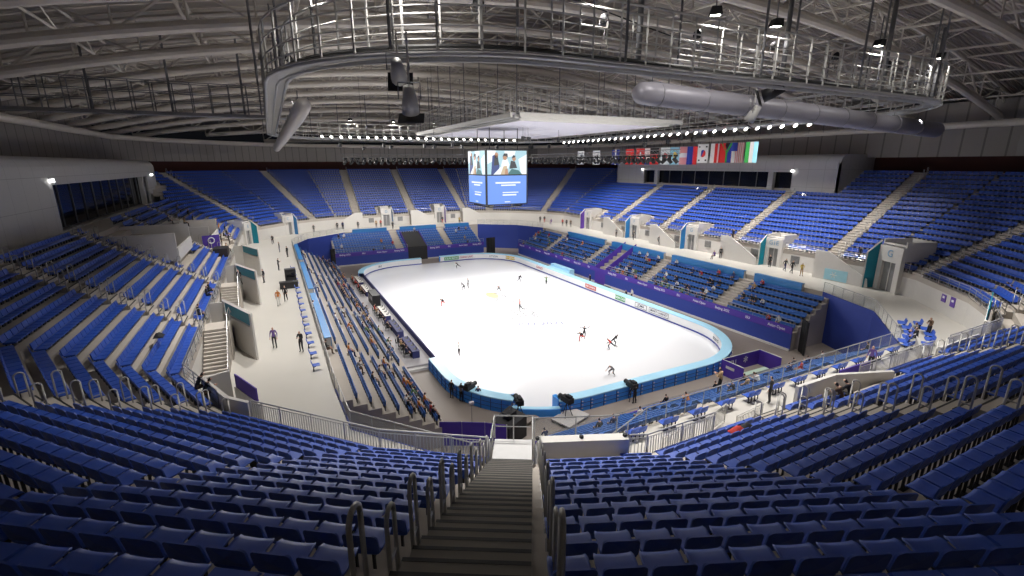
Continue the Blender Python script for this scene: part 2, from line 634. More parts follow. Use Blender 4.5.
for kind, idx in segs:
    if kind == 'board':
        mid = LP[idx[len(idx)//2]]
        t = thing('rink_board', BLAB[0] if len(idx) > 60 else (BLAB[1] if mid.y > 0 else BLAB[2]), 'rink board')
        m = MB(); ribbon(m, idx, .02, .12, .03, 1.08, BOARDW); m.build('board', t)
        m = MB(); ribbon(m, idx, -.02, .95, 1.1, 1.2, SBLUE); m.build('cap_pad', t)
        m = MB(); ribbon(m, idx, -.01, .02, .03, .2, mat('blue_kick', (.02, .04, .3), .4)); m.build('kick_strip', t)
        m = MB(); ribbon(m, idx, .86, .92, 0, 1.1, BBLUE); m.build('outer_panel', t)
        m = MB()
        a = offset(idx, .95)
        for q in range(0, len(idx), 1):
            nn = norm_at(LP, idx[q])
            rz = math.atan2(nn.y, nn.x)+PI/2
            m.box((a[q].x, a[q].y, .54), (.05, .05, 1.06), mat('dark_blue_post', (.01, .06, .3), .4), rz)
            for zz in (.25, .55, .85):
                m.box((a[q].x+.12, a[q].y, zz), (.16, .05, .06), WHITE, rz)
        for zz in (.36, .72):
            m.tube([(p.x, p.y, zz) for p in a], .03, mat('dark_blue_post', (.01, .06, .3), .4), 4)
        m.build('support_frame', t)
    elif kind == 'gate':
        t = thing('rink_gate', 'low blue padded gate section in the near end of the rink', 'gate')
        m = MB(); ribbon(m, idx, .9, 1.3, .0, .75, SBLUE); m.build('pad', t)
        m = MB(); ribbon(m, idx, 1.3, 1.36, .0, .7, BBLUE); m.build('outer_panel', t)
        m = MB()
        for q in (0, -1):
            p = offset(idx, .25)[q]
            m.box((p.x, p.y, .6), (.35, .9, 1.2), BBLUE)
        m.build('gate_post', t)
        ICEX = MB(); ribbon(ICEX, idx, 0, .95, 0, .03, ICE); struct(ICEX.build('floor_ice_gateway'))
    elif kind == 'cloth':
        for q in range(0, len(idx)-1, 3):
            pts = idx[q:q+4]
            a = offset(pts, .05)[0]; b = offset(pts, .05)[-1]
            if (a-b).length < .5:
                continue
            c = (a+b)/2
            rz = math.atan2((b-a).y, (b-a).x)
            t = thing('covered_barrier', 'navy cloth-covered barrier along the left rink side, %s from the near end' % ordn(99), 'barrier', (c.x-.12, c.y, 0), rz, 'navy barriers beside the judges')
            L = (a-b).length-.04
            m = MB(); m.box((0, 0, .5), (L, .18, .92), DNAVY); m.build('panel', t)
            m = MB(); m.tube([(-L/2+.03*0, 0, 1.0), (L/2, 0, 1.0)], .1, DNAVY, 8); m.build('padded_top', t)
bars = sorted([o for o in COL.objects if o.name.startswith('covered_barrier')], key=lambda o: o.location.y)
for i, o in enumerate(bars):
    o['label'] = 'navy cloth-covered barrier along the left rink side, %s from the near end' % ordn(i+1)

# adverts on the ice side of the boards
REDT = mat('red_print', (.45, .01, .01), .5, var=0)
GRNT = mat('green_print', (.25, .6, .35), .5, var=0)
YELT = mat('yellow_print', (.8, .65, .1), .5, var=0)
DKT = mat('dark_print', (.008, .012, .05), .5, var=0)
GRYT = mat('grey_print', (.10, .11, .14), .5, var=0)


def board_ad(s, x, y, rz, size, m, label, bg=None):
    t = thing('advert', label, 'advert', (x, y, .68), rz)
    o = text(s, size, m, t, (0, -.012, 0), (PI/2, 0, 0))
    L = max(2.2, len(s)*size*.62)
    q = MB(); q.box((0, 0, 0), (L, .012, .66), bg or BOARDW); q.build('advert_panel', t)
    if m is DKT:
        q = MB(); q.tube([(-L/2, -.012, -.3), (L/2, -.012, -.3), (L/2, -.012, .3), (-L/2, -.012, .3)], .03, DKT, 4, closed=True); q.build('outline', t)


board_ad('E.SUN BANK', 3.6, 30.4, 0, .5, LETW, 'pale green advert on the far rink board, first right of the opening', mat('pale_green_panel', (.08, .32, .13), .5, var=.05))
board_ad('CHINA UNICOM', 7.2, 30.35, R(0), .5, REDT, 'red lettered advert on the far rink board')
board_ad('CITIZEN', 12.0, 28.3, R(-42), .5, GRYT, 'small grey advert at the far right rink corner')
board_ad('YILI GROUP', 14.3, 25.2, R(-68), .5, LETW, 'yellow advert at the far right rink corner', mat('yellow_panel', (.55, .38, .03), .5, var=.05))
board_ad('GUINOT', 14.93, 14.2, R(-90), .62, REDT, 'bold red advert on the right rink board behind the blue bench')
board_ad('AIR CHINA', 14.95, -1.6, R(-90), .5, LETW, 'pale red framed advert halfway along the right rink board', mat('pale_red_panel', (.50, .09, .06), .5, var=.05))
board_ad('FAW CAR', 14.95, -8.7, R(-90), .5, LETW, 'pale green advert on the right rink board, nearer half', mat('pale_green_panel', (.08, .32, .13), .5, var=.05))
board_ad('JOMA', 14.95, -13.0, R(-90), .5, DKT, 'dark outlined advert, shorter of the pair on the right rink board')
board_ad('SMART CABINET', 14.95, -16.3, R(-90), .42, DKT, 'dark outlined long advert on the right rink board near the corner')
board_ad('BEIJING', 13.7, -26.3, R(-118), .45, GRYT, 'faint grey lettering on the board at the near right corner')
ad = thing('advert', 'white panel with small dark print on the far left rink board', 'advert', (-11.0, 29.05, .68), R(28))
text('ISU', .55, DKT, ad, (0, -.012, 0), (PI/2, 0, 0)); q = MB(); q.box((0, 0, 0), (3, .012, .62), BOARDW); q.build('advert_panel', ad)

# ------------------------------------------------------------------ seats
def seat_high():
    """pan, back and bracket meshes; faces +y (toward the ice)"""
    pan = MB()
    rows = [(-.02, .43, .24), (.10, .415, .25), (.28, .42, .253), (.38, .428, .25), (.45, .41, .23), (.46, .375, .20)]
    vs = []
    for y, z, hw in rows:
        for t in (-1, -.86, -.4, 0, .4, .86, 1):
            vs.append((hw*t, y, z-(.018*(1-t*t))+(.012 if abs(t) > .9 else 0)))
    nb = len(vs)
    vs += [(v[0]*.97, v[1]-.004, v[2]-.035) for v in vs[:nb]]
    fs = []
    for i in range(len(rows)-1):
        for k in range(6):
            a = i*7+k
            fs.append((a, a+1, a+8, a+7)); fs.append((a+nb+7, a+nb+8, a+nb+1, a+nb))
    for k in range(6):
        fs.append((k+1, k, k+nb, k+1+nb)); e = (len(rows)-1)*7
        fs.append((e+k, e+k+1, e+k+1+nb, e+k+nb))
    for i in range(len(rows)-1):
        a = i*7; fs.append((a, a+7, a+7+nb, a+nb)); b = i*7+6; fs.append((b+7, b, b+nb, b+7+nb))
    pan.add(vs, fs, SEAT)
    back = MB()
    prof = []
    hw, h, rr = .248, .31, .09
    for a in range(0, 91, 18):
        prof.append((hw-rr+rr*math.cos(R(a)), h-rr+rr*math.sin(R(a))))
    outl = [(hw, 0)]+prof
    outl = outl+[(-x, z) for x, z in outl[::-1]]
    n = len(outl)
    bz, by = .44, -.02
    fr = [(x, by-z*.2+.02-.03*(1-(x/hw)**2), bz+z) for x, z in outl]
    bk = [(x, y-.03, z) for x, y, z in fr]
    cf = (0, by-.2*.2-.02, bz+.18); cb = (0, cf[1]-.03, cf[2])
    back.add(fr+bk+[cf, cb], [(2*n, i, (i+1) % n) for i in range(n)]+[(2*n+1, n+(i+1) % n, n+i) for i in range(n)]+[((i+1) % n, i, n+i, n+(i+1) % n) for i in range(n)], SEAT)
    br = MB()
    br.box((0, .02, .39), (.40, .05, .03), BRK)
    for x in (-.13, .13):
        br.box((x, .03, .2), (.03, .05, .4), BRK)
        br.extr([(x-.015, 0, .38), (x-.015, .26, .39), (x-.015, .26, .37), (x-.015, .03, .26)], (.03, 0, 0), BRK)
    br.box((0, .03, .01), (.34, .1, .02), BRK)
    return pan, back, br


def seat_arr(lod):
    """low detail versions as arrays (verts, faces, material index)"""
    m = MB()
    if lod == 1:
        hw = .25
        m.add([(-hw, 0, .43), (hw, 0, .43), (hw, .40, .43), (-hw, .40, .43), (hw, .44, .37), (-hw, .44, .37), (-hw, 0, .39), (hw, 0, .39), (hw, .40, .39), (-hw, .40, .39)],
              [(0, 1, 2, 3), (3, 2, 4, 5), (6, 9, 8, 7), (0, 3, 9, 6), (2, 1, 7, 8), (9, 5, 4, 8), (3, 5, 9), (2, 8, 4)], SEAT)
        o = [(hw, .44), (hw, .69), (.18, .75), (-.18, .75), (-hw, .69), (-hw, .44)]
        f = [(x, -(z-.44)*.2, z) for x, z in o]; b = [(x, y-.035, z) for x, y, z in f]
        m.add(f+b, [tuple(range(6)), tuple(range(11, 5, -1))]+[((i+1) % 6, i, 6+i, 6+(i+1) % 6) for i in range(6)], SEAT)
        m.box((0, .06, .2), (.28, .06, .38), BRK)
    else:
        hw = .25
        m.add([(-hw, 0, .43), (hw, 0, .43), (hw, .43, .42), (-hw, .43, .42), (-hw, .0, .36), (hw, .0, .36), (hw, .43, .36), (-hw, .43, .36)],
              [(0, 1, 2, 3), (3, 2, 6, 7), (0, 3, 7, 4), (2, 1, 5, 6), (4, 7, 6, 5)], SEAT)
        m.add([(-hw, -.0, .44), (hw, -.0, .44), (hw, -.06, .74), (-hw, -.06, .74), (-hw, -.04, .44), (hw, -.04, .44), (hw, -.10, .74), (-hw, -.10, .74)],
              [(0, 1, 2, 3), (7, 6, 5, 4), (3, 2, 6, 7), (1, 5, 6, 2), (0, 3, 7, 4)], SEAT)
        m.box((0, .06, .2), (.28, .05, .36), BRK)
    return m


EXCL = []      # plan boxes (facet or None, test function) without upper seats


def blocked(i, r, p):
    if r >= 13 and i == 19 and BW_Y[0]-.5 < p.y < BW_Y[1]+.5 and p.x < -44.3:
        return True
    if r >= 13 and i == 9 and BE_Y[0]-.5 < p.y < BE_Y[1]+.5 and p.x > 44.3:
        return True
    if i == 19 and r >= 11:
        return True
    if p.x < -43.8 and BW_Y[0]-.5 < p.y < BW_Y[1]+.3:
        return True
    for f in EXCL:
        if f(i, r, p):
            return True
    return False


# openings (vomitories): plan rectangles given by centre, half length along the front, depth in rows
VOM = []  # (facet, t coordinate along facet from a (m), half width, rows)
def vom(i, coord, hw, rows):
    VOM.append((i, coord, hw, rows))


for y in (-18.4, -4.2, 9.6, 23.0):
    vom(9, y, 1.7, 3)
for x in (-4.6, 8.1, -17.5):
    vom(14, x, 1.7, 3) if abs(x) < 13 else None
vom(4, -3.0, 2.6, 2)


def in_vom(i, r, p):
    for (f, c, hw, rows) in VOM:
        if f == i and r < rows:
            t = p.y if i in (9, 19) else p.x
            if abs(t-c) < hw+.25:
                return True
    # corner openings: on facet 2 (right of the near stairs) and facets 0, 7, 12, 17
    if i == 3 and r < 1:
        a, b = frow(3, 0); t = (p-a).length
        return t < 4.4
    if i == 5 and r < 2:
        return True
    return False


EXCL.append(in_vom)
EXCL.append(lambda i, r, p: i == 19 and 2 < p.y < 9.5 and r < 11 and False)
# the white-walled commentary box and crew platform in the left stand
EXCL.append(lambda i, r, p: i in (19,) and -11.5 < p.y < -1.5 and False)
BOX1 = (-44.5, -36.2, -5.5, 3.0)     # x0,x1,y0,y1 of the white-walled box in the left stand
BOX2 = (-40.0, -32.6, 9.0, 22.5)
EXCL.append(lambda i, r, p: i == 19 and BOX1[0]-.6 < p.x < BOX1[1]+.4 and BOX1[2]-.3 < p.y < BOX1[3]+.3)
EXCL.append(lambda i, r, p: i == 19 and BOX2[0]-.6 < p.x < BOX2[1]+.8 and BOX2[2]-.3 < p.y < BOX2[3]+.3)

seats = []   # (x, y, z, rz, facet, row)
SP = .56
for i in range(20):
    for r in range(NROW):
        a, b = frow(i, r*PITCHD+.55)
        d = (b-a); L = d.length; d /= L
        nrm = Vector((-d.y, d.x))             # inward (counter-clockwise ring)
        rz = math.atan2(nrm.y, nrm.x)-PI/2
        m0 = .30+(AW if i in VA else 0); m1 = .30+(AW if (i+1) % 20 in VA else 0)
        dl = (r*PITCHD+.3)*math.tan(STD-R(27))
        if i == 2: m1 += dl
        if i == 3: m0 -= dl-.42
        # gaps of straight aisles
        cuts = []
        for c in SA.get(i, []):
            t = (Vector((a.x, c))-a).dot(d) if i in (9, 19) else (Vector((c, a.y))-a).dot(d)
            cuts.append(t)
        cuts = sorted(cuts)
        spans = []; s0 = m0
        for c in cuts:
            spans.append((s0, c-AW-.26)); s0 = c+AW+.26
        spans.append((s0, L-m1))
        for s0, s1 in spans:
            k = int((s1-s0)/SP)+1
            if s1-s0 < 0:
                continue
            st = s0+((s1-s0)-(k-1)*SP)/2
            for q in range(k):
                p = a+d*(st+q*SP)
                if blocked(i, r, p):
                    continue
                seats.append((p.x, p.y, zfl(r), rz, i, r))
low_seats = []
for nm, (fo, out, al, L, rows, pitch, rise, z0, gaps) in LOW.items():
    nrm = -out; rz = math.atan2(nrm.y, nrm.x)-PI/2
    for r in range(rows):
        k = int((L-.6)/.53)
        for q in range(k):
            t = .5+q*.53
            if r == rows-1 and nm != 'near':
                continue
            if any(abs(t-g) < .85 for g in gaps):
                continue
            if nm == 'right' and 31.1 < t < 34.5:
                continue
            if nm == 'far' and 13.8 < t < 18.5 and r < 7:
                continue
            p = fo+al*t+out*(r*pitch+.60)
            low_seats.append((p.x, p.y, z0+rise*r, rz, nm, r, t))


def project(p):
    v = Vector(p)-CAM
    zc = v.dot(fw)
    return 512+FPX*v.dot(r2)/zc, 288-FPX*v.dot(u2)/zc, zc


cand = []
for k, s in enumerate(seats):
    x, y, zc = project((s[0], s[1], s[2]+.55))
    if zc > .8 and -12 < x < 1036 and -5 < y < 590:
        cand.append((zc, k))
cand.sort()
near = set(k for _, k in cand[:262])
pan, back, br = seat_high()
pan_me = pan.build('pan_proto', smooth=True).data; back_me = back.build('back_proto').data; br_me = br.build('bracket_proto').data
for nme in ('pan_proto', 'back_proto', 'bracket_proto'):
    bpy.data.objects.remove(bpy.data.objects[nme])
st0 = thing('stadium_seat', '', 'seat')
for nme, me in (('seat_pan', pan_me), ('backrest', back_me), ('bracket', br_me)):
    o = bpy.data.objects.new(nme, me); COL.objects.link(o); o.parent = st0
rows_ = {}
for k in near:
    s = seats[k]
    rows_.setdefault((s[4], s[5]), []).append(k)
rowmin = min(s for _, s in rows_)
first = True
for (i, r), ks in sorted(rows_.items()):
    # order outward from the near stairs (vertex 3 lies between facets 2 and 3)
    V = Vector(ring(r*PITCHD+.3)[3])
    for j, k in enumerate(sorted(ks, key=lambda k: (Vector(seats[k][:2])-V).length)):
        s = seats[k]
        c = st0 if first else copy_tree(st0)
        first = False
        c.location = (s[0], s[1], s[2]); c.rotation_euler = (0, 0, s[3])
        blk = {3: 'right of near stairs', 2: 'left of near stairs', 4: 'beyond right bend', 1: 'beyond left bend', 0: 'beyond left hooped aisle'}.get(i, 'in the %s block' % FAC[i])
        c['label'] = 'blue seat, %s along, %s row up, %s' % (ordn(j+1), ordn(r+1), blk)
        c['group'] = 'blue seats nearest the camera, %s row' % ordn(r+1)
# the remaining thousands
tmpl = {}
for lod in (1, 2):
    m = seat_arr(lod); tmpl[lod] = (np.array(m.v), m.f, m.m, m.mats)
m = MB()
m.mi(SEAT)
m.box((0, -.06, .61), (.48, .04, .34), SEAT, tilt=.15); m.box((0, .05, .60), (.46, .05, .36), SEAT, tilt=-.1); m.box((0, .04, .2), (.28, .05, .4), BRK)
tmpl[3] = (np.array(m.v), m.f, m.m, m.mats)
allv = []; allf = []; allm = []; base = 0


def put_all(lst, mat_shift, use):
    global base
    for lod in (1, 2, 3):
        V, F, M, _ = tmpl[lod]
        sel = [s for k, s in enumerate(lst) if use(k) and lod == (3 if s[4] == 'left' else (1 if math.hypot(s[0]-CAM.x, s[1]-CAM.y) < 26 else 2))]
        F_ = [np.array(f) for f in F]
        for s in sel:
            c, sn = math.cos(s[3]), math.sin(s[3])
            W = np.empty_like(V)
            W[:, 0] = s[0]+V[:, 0]*c-V[:, 1]*sn; W[:, 1] = s[1]+V[:, 0]*sn+V[:, 1]*c; W[:, 2] = s[2]+V[:, 2]
            allv.append(W)
            for f, mm in zip(F, M):
                allf.append(tuple(q+base for q in f)); allm.append(mm if mm else mat_shift)
            base += len(V)


def in_view(p, mg=30):
    x, y, zc = project(p)
    return zc > .3 and -mg*4 < x < 1024+mg*4 and -mg < y < 576+mg*3


seats_v = [in_view((s[0], s[1], s[2]+.5)) for s in seats]
put_all(seats, 0, lambda k: k not in near and seats_v[k])
put_all(low_seats, 2, lambda k: True)
me = bpy.data.meshes.new('stadium_seats')
me.from_pydata(np.concatenate(allv).tolist(), [], allf)
for m in (SEAT, BRK, SEATL):
    me.materials.append(m)
me.polygons.foreach_set('material_index', allm)
so = bpy.data.objects.new('stadium_seats', me); COL.objects.link(so)
so['kind'] = 'stuff'
tag(so, 'thousands of blue plastic flip seats filling the stands all round the rink', 'seats')

# ------------------------------------------------------------------ aisles: steps and hooped handrails
aisles = []   # (plan base point function, facet label)
def aisle_geo(kind, i, c=None):
    """returns (bottom point, outward unit vector, scale of distance per row)"""
    if kind == 'v' and i == 3:
        P0 = Vector(ring(0)[3]); o_ = Vector((-math.sin(STD), -math.cos(STD)))
        return P0, o_, 1/math.cos(STD-R(27))
    if kind == 'v':
        P0 = Vector(ring(0)[i]); P1 = Vector(ring(10)[i])
    else:
        a, b = frow(i, 0); a2, b2 = frow(i, 10)
        P0 = Vector((a.x, c)) if i in (9, 19) else Vector((c, a.y))
        P1 = Vector((a2.x, c)) if i in (9, 19) else Vector((c, a2.y))
    d = P1-P0; k = d.length/10
    return P0, d.normalized(), k


AIS = [('v', i, None) for i in sorted(VA)]+[('s', i, c) for i in SA for c in SA[i]]
AN = {('v', 3): 'near stairs', ('v', 1): 'left hooped aisle beside the corner block', ('v', 6): 'aisle at the near right corner', ('v', 8): 'second aisle at the near right corner',
      ('v', 11): 'first corner aisle beyond the right stand', ('v', 13): 'second corner aisle beyond the right stand', ('v', 16): 'right corner aisle of the far left corner', ('v', 18): 'left corner aisle of the far left corner'}
hoops = []
for kind, i, c in AIS:
    P0, dr, k = aisle_geo(kind, i, c)
    sd = Vector((-dr.y, dr.x))
    top = NROW
    if (kind == 's' and i == 19 and BW_Y[0] < c < BW_Y[1]) or (kind == 's' and i == 9 and BE_Y[0] < c < BE_Y[1]):
        top = 13 if i == 9 else 11
    m = MB(); rz = math.atan2(sd.y, sd.x)
    steps = top*2
    for s_ in range(steps):
        dd = (s_+.5)*PITCHD/2*k; z = Z0+RISE/2*(s_+1)
        p = P0+dr*(s_*PITCHD/2*k)
        q = P0+dr*((s_+1)*PITCHD/2*k)
        w_ = AW
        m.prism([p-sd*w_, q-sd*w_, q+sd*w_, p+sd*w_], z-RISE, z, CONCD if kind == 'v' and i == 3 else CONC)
        e = p+dr*.05
        m.prism([p-sd*w_-dr*.01, e-sd*w_, e+sd*w_, p+sd*w_-dr*.01], z-.03, z+.004, NOSE)
    struct(m.build('floor_aisle_steps'))
    nm = AN.get((kind, i)) or {9: 'right stand aisle', 14: 'far stand aisle', 19: 'left stand aisle', 4: 'near right stand aisle'}[i]
    if kind == 's':
        srt = sorted(SA[i], key=lambda q: (Vector((P0.x, q)) if i in (9, 19) else Vector((q, P0.y))).to_3d().to_2d().__sub__(Vector((CAM.x, CAM.y))).length)
        nm += ', %s from the camera' % ordn(srt.index(c)+1)
    for r in range(top):
        for side in (-1, 1):
            dist = (P0-Vector((CAM.x, CAM.y))).length
            if dist > 55 and side == 1:
                continue
            p = P0+dr*((r*PITCHD+.12)*k)+sd*side*(AW+.02+(.25 if i == 3 and kind == 'v' and sd.x*side > 0 else 0))
            x, y, zc = project((p.x, p.y, zfl(r)+.6))
            if zc < .6 or not (-5 < x < 1029 and -5 < y < 600):
                continue
            hoops.append((zc, p, zfl(r), math.atan2(dr.y, dr.x), nm, r, side, math.degrees(math.atan2(x-512, 1))))


HOOPM = mat('hoop_steel', (.42, .41, .39), .45, .25, var=.05)


def hoop_mesh(h, n, name):
    m = MB()
    w_ = .27
    pts = [(0, 0, 0), (0, 0, h-.12)]
    for a in range(0, 181, 30):
        pts.append((w_/2-w_/2*math.cos(R(a)), 0, h-.13+.13*math.sin(R(a))))
    pts.append((w_, 0, .0))
    m.tube(pts, .029, HOOPM, n)
    return m.build(name, smooth=n > 5)


ha = hoop_mesh(1.45, 8, 'a').data; hb = hoop_mesh(1.22, 8, 'b').data; hc = hoop_mesh(1.25, 4, 'c').data
fl = MB()
fl.box((.135, 0, .012), (.37, .1, .024), STEELD)
flm = fl.build('f').data
mid_me = MB(); mid_me.tube([(0, 0, .55), (.27, 0, .55)], .02, STEEL, 6); mid_me = mid_me.build('g').data
for q in 'abcfg':
    bpy.data.objects.remove(bpy.data.objects[q])
hoops.sort(key=lambda h: h[0])
restv = MB()
V4 = np.array([v.co[:] for v in hc.vertices]); F4 = [tuple(p.vertices) for p in hc.polygons]
for n_, h in enumerate(hoops):
    _, p, z, rz, nm, r, side, _ = h
    if n_ < 260:
        t = thing('handrail_hoop', 'grey hooped handrail, %s side, %s row up, %s' % ('left' if side < 0 else 'right', ordn(r+1), nm), 'handrail', (p.x, p.y, z), rz, 'hooped handrails, '+nm)
        o = bpy.data.objects.new('hoop', ha if r % 2 else hb); COL.objects.link(o); o.parent = t
        if n_ < 90:
            o = bpy.data.objects.new('foot_plate', flm); COL.objects.link(o); o.parent = t
            o = bpy.data.objects.new('cross_bar', mid_me); COL.objects.link(o); o.parent = t
    else:
        c, s_ = math.cos(rz), math.sin(rz)
        restv.add([(p.x+v[0]*c-v[1]*s_, p.y+v[0]*s_+v[1]*c, z+v[2]) for v in V4], F4, STEEL)
if restv.v:
    o = restv.build('handrail_hoops'); o['kind'] = 'stuff'
    tag(o, 'small steel hooped handrails along the distant aisles of the far and right stands', 'handrails')

# ------------------------------------------------------------------ front rails of the upper ring
def rail(a, b, z, h, name, label, bars=.0, glass=False, post=1.4, extra=0, m_=None):
    m_ = m_ or WSTEEL
    a = Vector(a); b = Vector(b); L = (b-a).length
    if L < .3:
        return None
    rz = math.atan2((b-a).y, (b-a).x); c = (a+b)/2
    t = thing(name, label, 'railing', (c.x, c.y, z), rz)
    m = MB(); m.tube([(-L/2, 0, h), (L/2, 0, h)], .035, m_, 6); m.build('top_rail', t)
    m = MB()
    k = max(1, int(L/post))
    for i in range(k+1):
        m.tube([(-L/2+i*L/k, 0, 0), (-L/2+i*L/k, 0, h)], .028, m_, 5)
    m.build('post_frame', t)
    if bars:
        m = MB(); m.tube([(-L/2, 0, .12), (L/2, 0, .12)], .022, m_, 4)
        m.tube([(-L/2, 0, h-.14), (L/2, 0, h-.14)], .022, m_, 4)
        n_ = int(L/bars)
        for i in range(n_):
            x = -L/2+(i+.5)*L/n_
            m.box((x, 0, h/2), (.025, .025, h-.26), m_)
        m.build('bar_grille', t)
    if glass:
        m = MB(); m.box((0, 0, h/2-.02), (L, .015, h-.2), GLASS); m.build('glass_pane', t)
    for e in range(extra):
        m = MB(); m.tube([(-L/2, 0, h*(e+1)/(extra+1)), (L/2, 0, h*(e+1)/(extra+1))], .02, m_, 4); m.build('middle_rail', t)
    return t


ringn = ['facet']
P0 = [Vector(p) for p in ring(-.12)]
def railseg(i, t0, t1, lab):
    a, b = P0[i], P0[(i+1) % 20]; d = (b-a).normalized()
    rail(a+d*t0, a+d*t1, Z0, 1.05, 'guard_rail', lab, bars=.13)


Lf = (P0[1]-P0[0]).length
railseg(2, 0, (P0[3]-P0[2]).length-.9, 'white vertical-bar guard rail in front of the seats left of the near stairs')
railseg(1, 1.6, (P0[2]-P0[1]).length, 'white vertical-bar guard rail in front of the seats past the first bend to the left')
railseg(3, 4.6, (P0[4]-P0[3]).length, 'white vertical-bar guard rail right of the white parapet by the near stairs')
LS = (P0[5]-P0[4]).length
railseg(4, 0, 3.7, 'white vertical-bar guard rail in front of the near right seats before the aisle')
railseg(4, 14.4, LS-9.2, 'white vertical-bar guard rail between the white parapet and the next aisle on the right')
railseg(4, LS-7.2, LS, 'white vertical-bar guard rail near the right corner')
# simple rails on other facets
pos = {9: 'right stand', 14: 'far stand', 19: 'left stand'}
for i in range(20):
    if i in (1, 2, 3, 4):
        continue
    a, b = P0[i], P0[(i+1) % 20]; d = (b-a).normalized(); L = (b-a).length
    cuts = []
    for cst in SA.get(i, []):
        t = (Vector((a.x, cst))-a).dot(d) if i in (9, 19) else (Vector((cst, a.y))-a).dot(d)
        cuts.append((t-.8, t+.8))
    for (f, cst, hw, rows) in VOM:
        if f == i:
            t = (Vector((a.x, cst))-a).dot(d) if i in (9, 19) else (Vector((cst, a.y))-a).dot(d)
            cuts.append((t-hw, t+hw))
    if i in VA: cuts.append((0, .9))
    if (i+1) % 20 in VA: cuts.append((L-.9, L))
    cuts.sort(); s0 = 0; nseg = 0
    segl = []
    for c0, c1 in cuts+[(L, L)]:
        if c0-s0 > .5:
            segl.append((s0, c0))
        s0 = c1
    for j, (s0, s1) in enumerate(segl):
        p = a+d*((s0+s1)/2)
        if not in_view((p.x, p.y, Z0+.5), 5):
            continue
        rail(a+d*s0, a+d*s1, Z0, .95, 'guard_rail', 'steel guard rail before the %s seats, %s stretch, %s bay' % (FAC[i], ordn(j+1), ordn(i % 5+1)), extra=3, m_=STEEL)

# inner concourse rail (glass panels)
IN2 = [Vector(p) for p in INN]
innl = ['left', 'near left corner, first bay', 'near left corner, second bay', 'near left corner, third bay', 'near left corner, fourth bay', 'near side', 'near right corner, first half', 'near right corner, second half', 'right', 'far right corner, first half', 'far right corner, second half', 'far side', 'far left corner, first half', 'far left corner, second half']
for i in range(14):
    a, b = IN2[i], IN2[(i+1) % 14]
    if i in (8, 11):
        continue
    nb_ = max(1, round((b-a).length/9))
    for q in range(nb_):
        lb_ = innl[i] if nb_ == 1 else '%s, %s bay' % (innl[i], ordn(q+1))
        rail(a.lerp(b, q/nb_), a.lerp(b, (q+1)/nb_), ZC, 1.1, 'glass_rail', 'glass railing along the concourse edge, %s' % lb_, glass=True, extra=0, m_=STEEL)

# ------------------------------------------------------------------ concourse walls: doors, windows, stair flights
LDOOR = mat('lit_doorway', (.5, .52, .5), .5, var=.05)
GRILL = mat('grey_louvre', (.22, .22, .22), .6)
CYAN = mat('pale_cyan_mural', (.33, .6, .7), .6, var=.1)
PSIGN = mat('purple_sign', (.12, .05, .35), .5, var=.05)


def frame_on(i, coord):
    """origin on the front wall of facet i at coordinate; x along the facet (ccw), y outward (into stand)"""
    a, b = frow(i, 0); d = (b-a).normalized()
    if i in (9, 19):
        p = Vector((a.x, coord))
    elif i in (4, 14):
        p = Vector((coord, a.y))
    else:
        p = a+d*coord
    return p, math.atan2(d.y, d.x)


def doorway(i, coord, code, label, finm=None, side=1):
    """white portal in the concourse wall with a slanted coloured fin; local +x = ccw, local -y = outward"""
    p, rz = frame_on(i, coord)
    t = thing('concourse_portal', label, 'doorway', (p.x, p.y, ZC), rz)
    m = MB()
    m.box((-.95, .18, 1.9), (.5, .36, 3.8), WHITE); m.box((.95, .18, 1.9), (.5, .36, 3.8), WHITE)
    m.box((0, .18, 3.15), (1.4, .36, 1.3), WHITE)
    m.build('portal_frame', t)
    m = MB(); m.box((0, .1, 1.25), (1.4, .06, 2.5), GRILL); m.box((0, .15, 1.25), (.06, .06, 2.5), WHITE); m.build('door_leaf', t)
    m = MB()
    m.box((-1.15, -1.2, 3.5), (.12, 2.6, 1.6), WHITE); m.box((1.15, -1.2, 3.5), (.12, 2.6, 1.6), WHITE); m.box((0, -2.45, 3.5), (2.3, .12, 1.6), WHITE); m.box((0, -.08, 3.95), (2.3, .3, .12), WHITE)
    m.build('parapet', t)
    x = 1.25*side
    m = MB(); m.extr([(x, .2, 0), (x, 1.3, 0), (x, 1.3, 3.1), (x, .2, 4.05)], (.1*side, 0, 0), finm or TEAL); m.build('slanted_fin', t)
    m = MB(); m.tube([(x+.05*side, 1.35, 0), (x+.05*side, 1.35, 3.15), (x+.05*side, .2, 4.15)], .08, WHITE, 4); m.build('fin_edge', t)
    text(code, .8, mat('pale_blue_print', (.2, .35, .5), .5, var=0), t, (0, .39, 3.2), (PI/2, 0, PI))
    return t


BLUEP = mat('blue_fin', (.02, .18, .45), .45, var=.05)
for y, cde, lb, fm in ((-18.6, 'G1E', 'white portal marked G1E with a teal slanted fin in the right concourse wall', TEAL),
                       (-4.2, 'G', 'white portal with blue-teal fin in the right concourse wall, second beyond G1E', BLUEP),
                       (9.6, 'F', 'white portal with blue fin in the right concourse wall, third beyond G1E', BLUEP)):
    doorway(9, y, cde, lb, fm, side=1)
doorway(9, 24.5, 'F', 'small white portal with purple fin at the far end of the right concourse wall', PSIGN, side=1)
for x, lb in ((-4.6, 'white portal with blue edge fin in the far concourse wall, left one'), (8.1, 'white portal with dark doorway in the far concourse wall, right one')):
    doorway(14, x, 'D', lb, BLUEP if x < 0 else PSIGN, side=-1)
doorway(16, 6.0, 'C', 'white portal with bright blue fin at the far left corner of the concourse', BLUEP, side=-1)
doorway(18, 4.2, 'B', 'white portal with teal fin where the left and far stands meet', TEAL, side=-1)
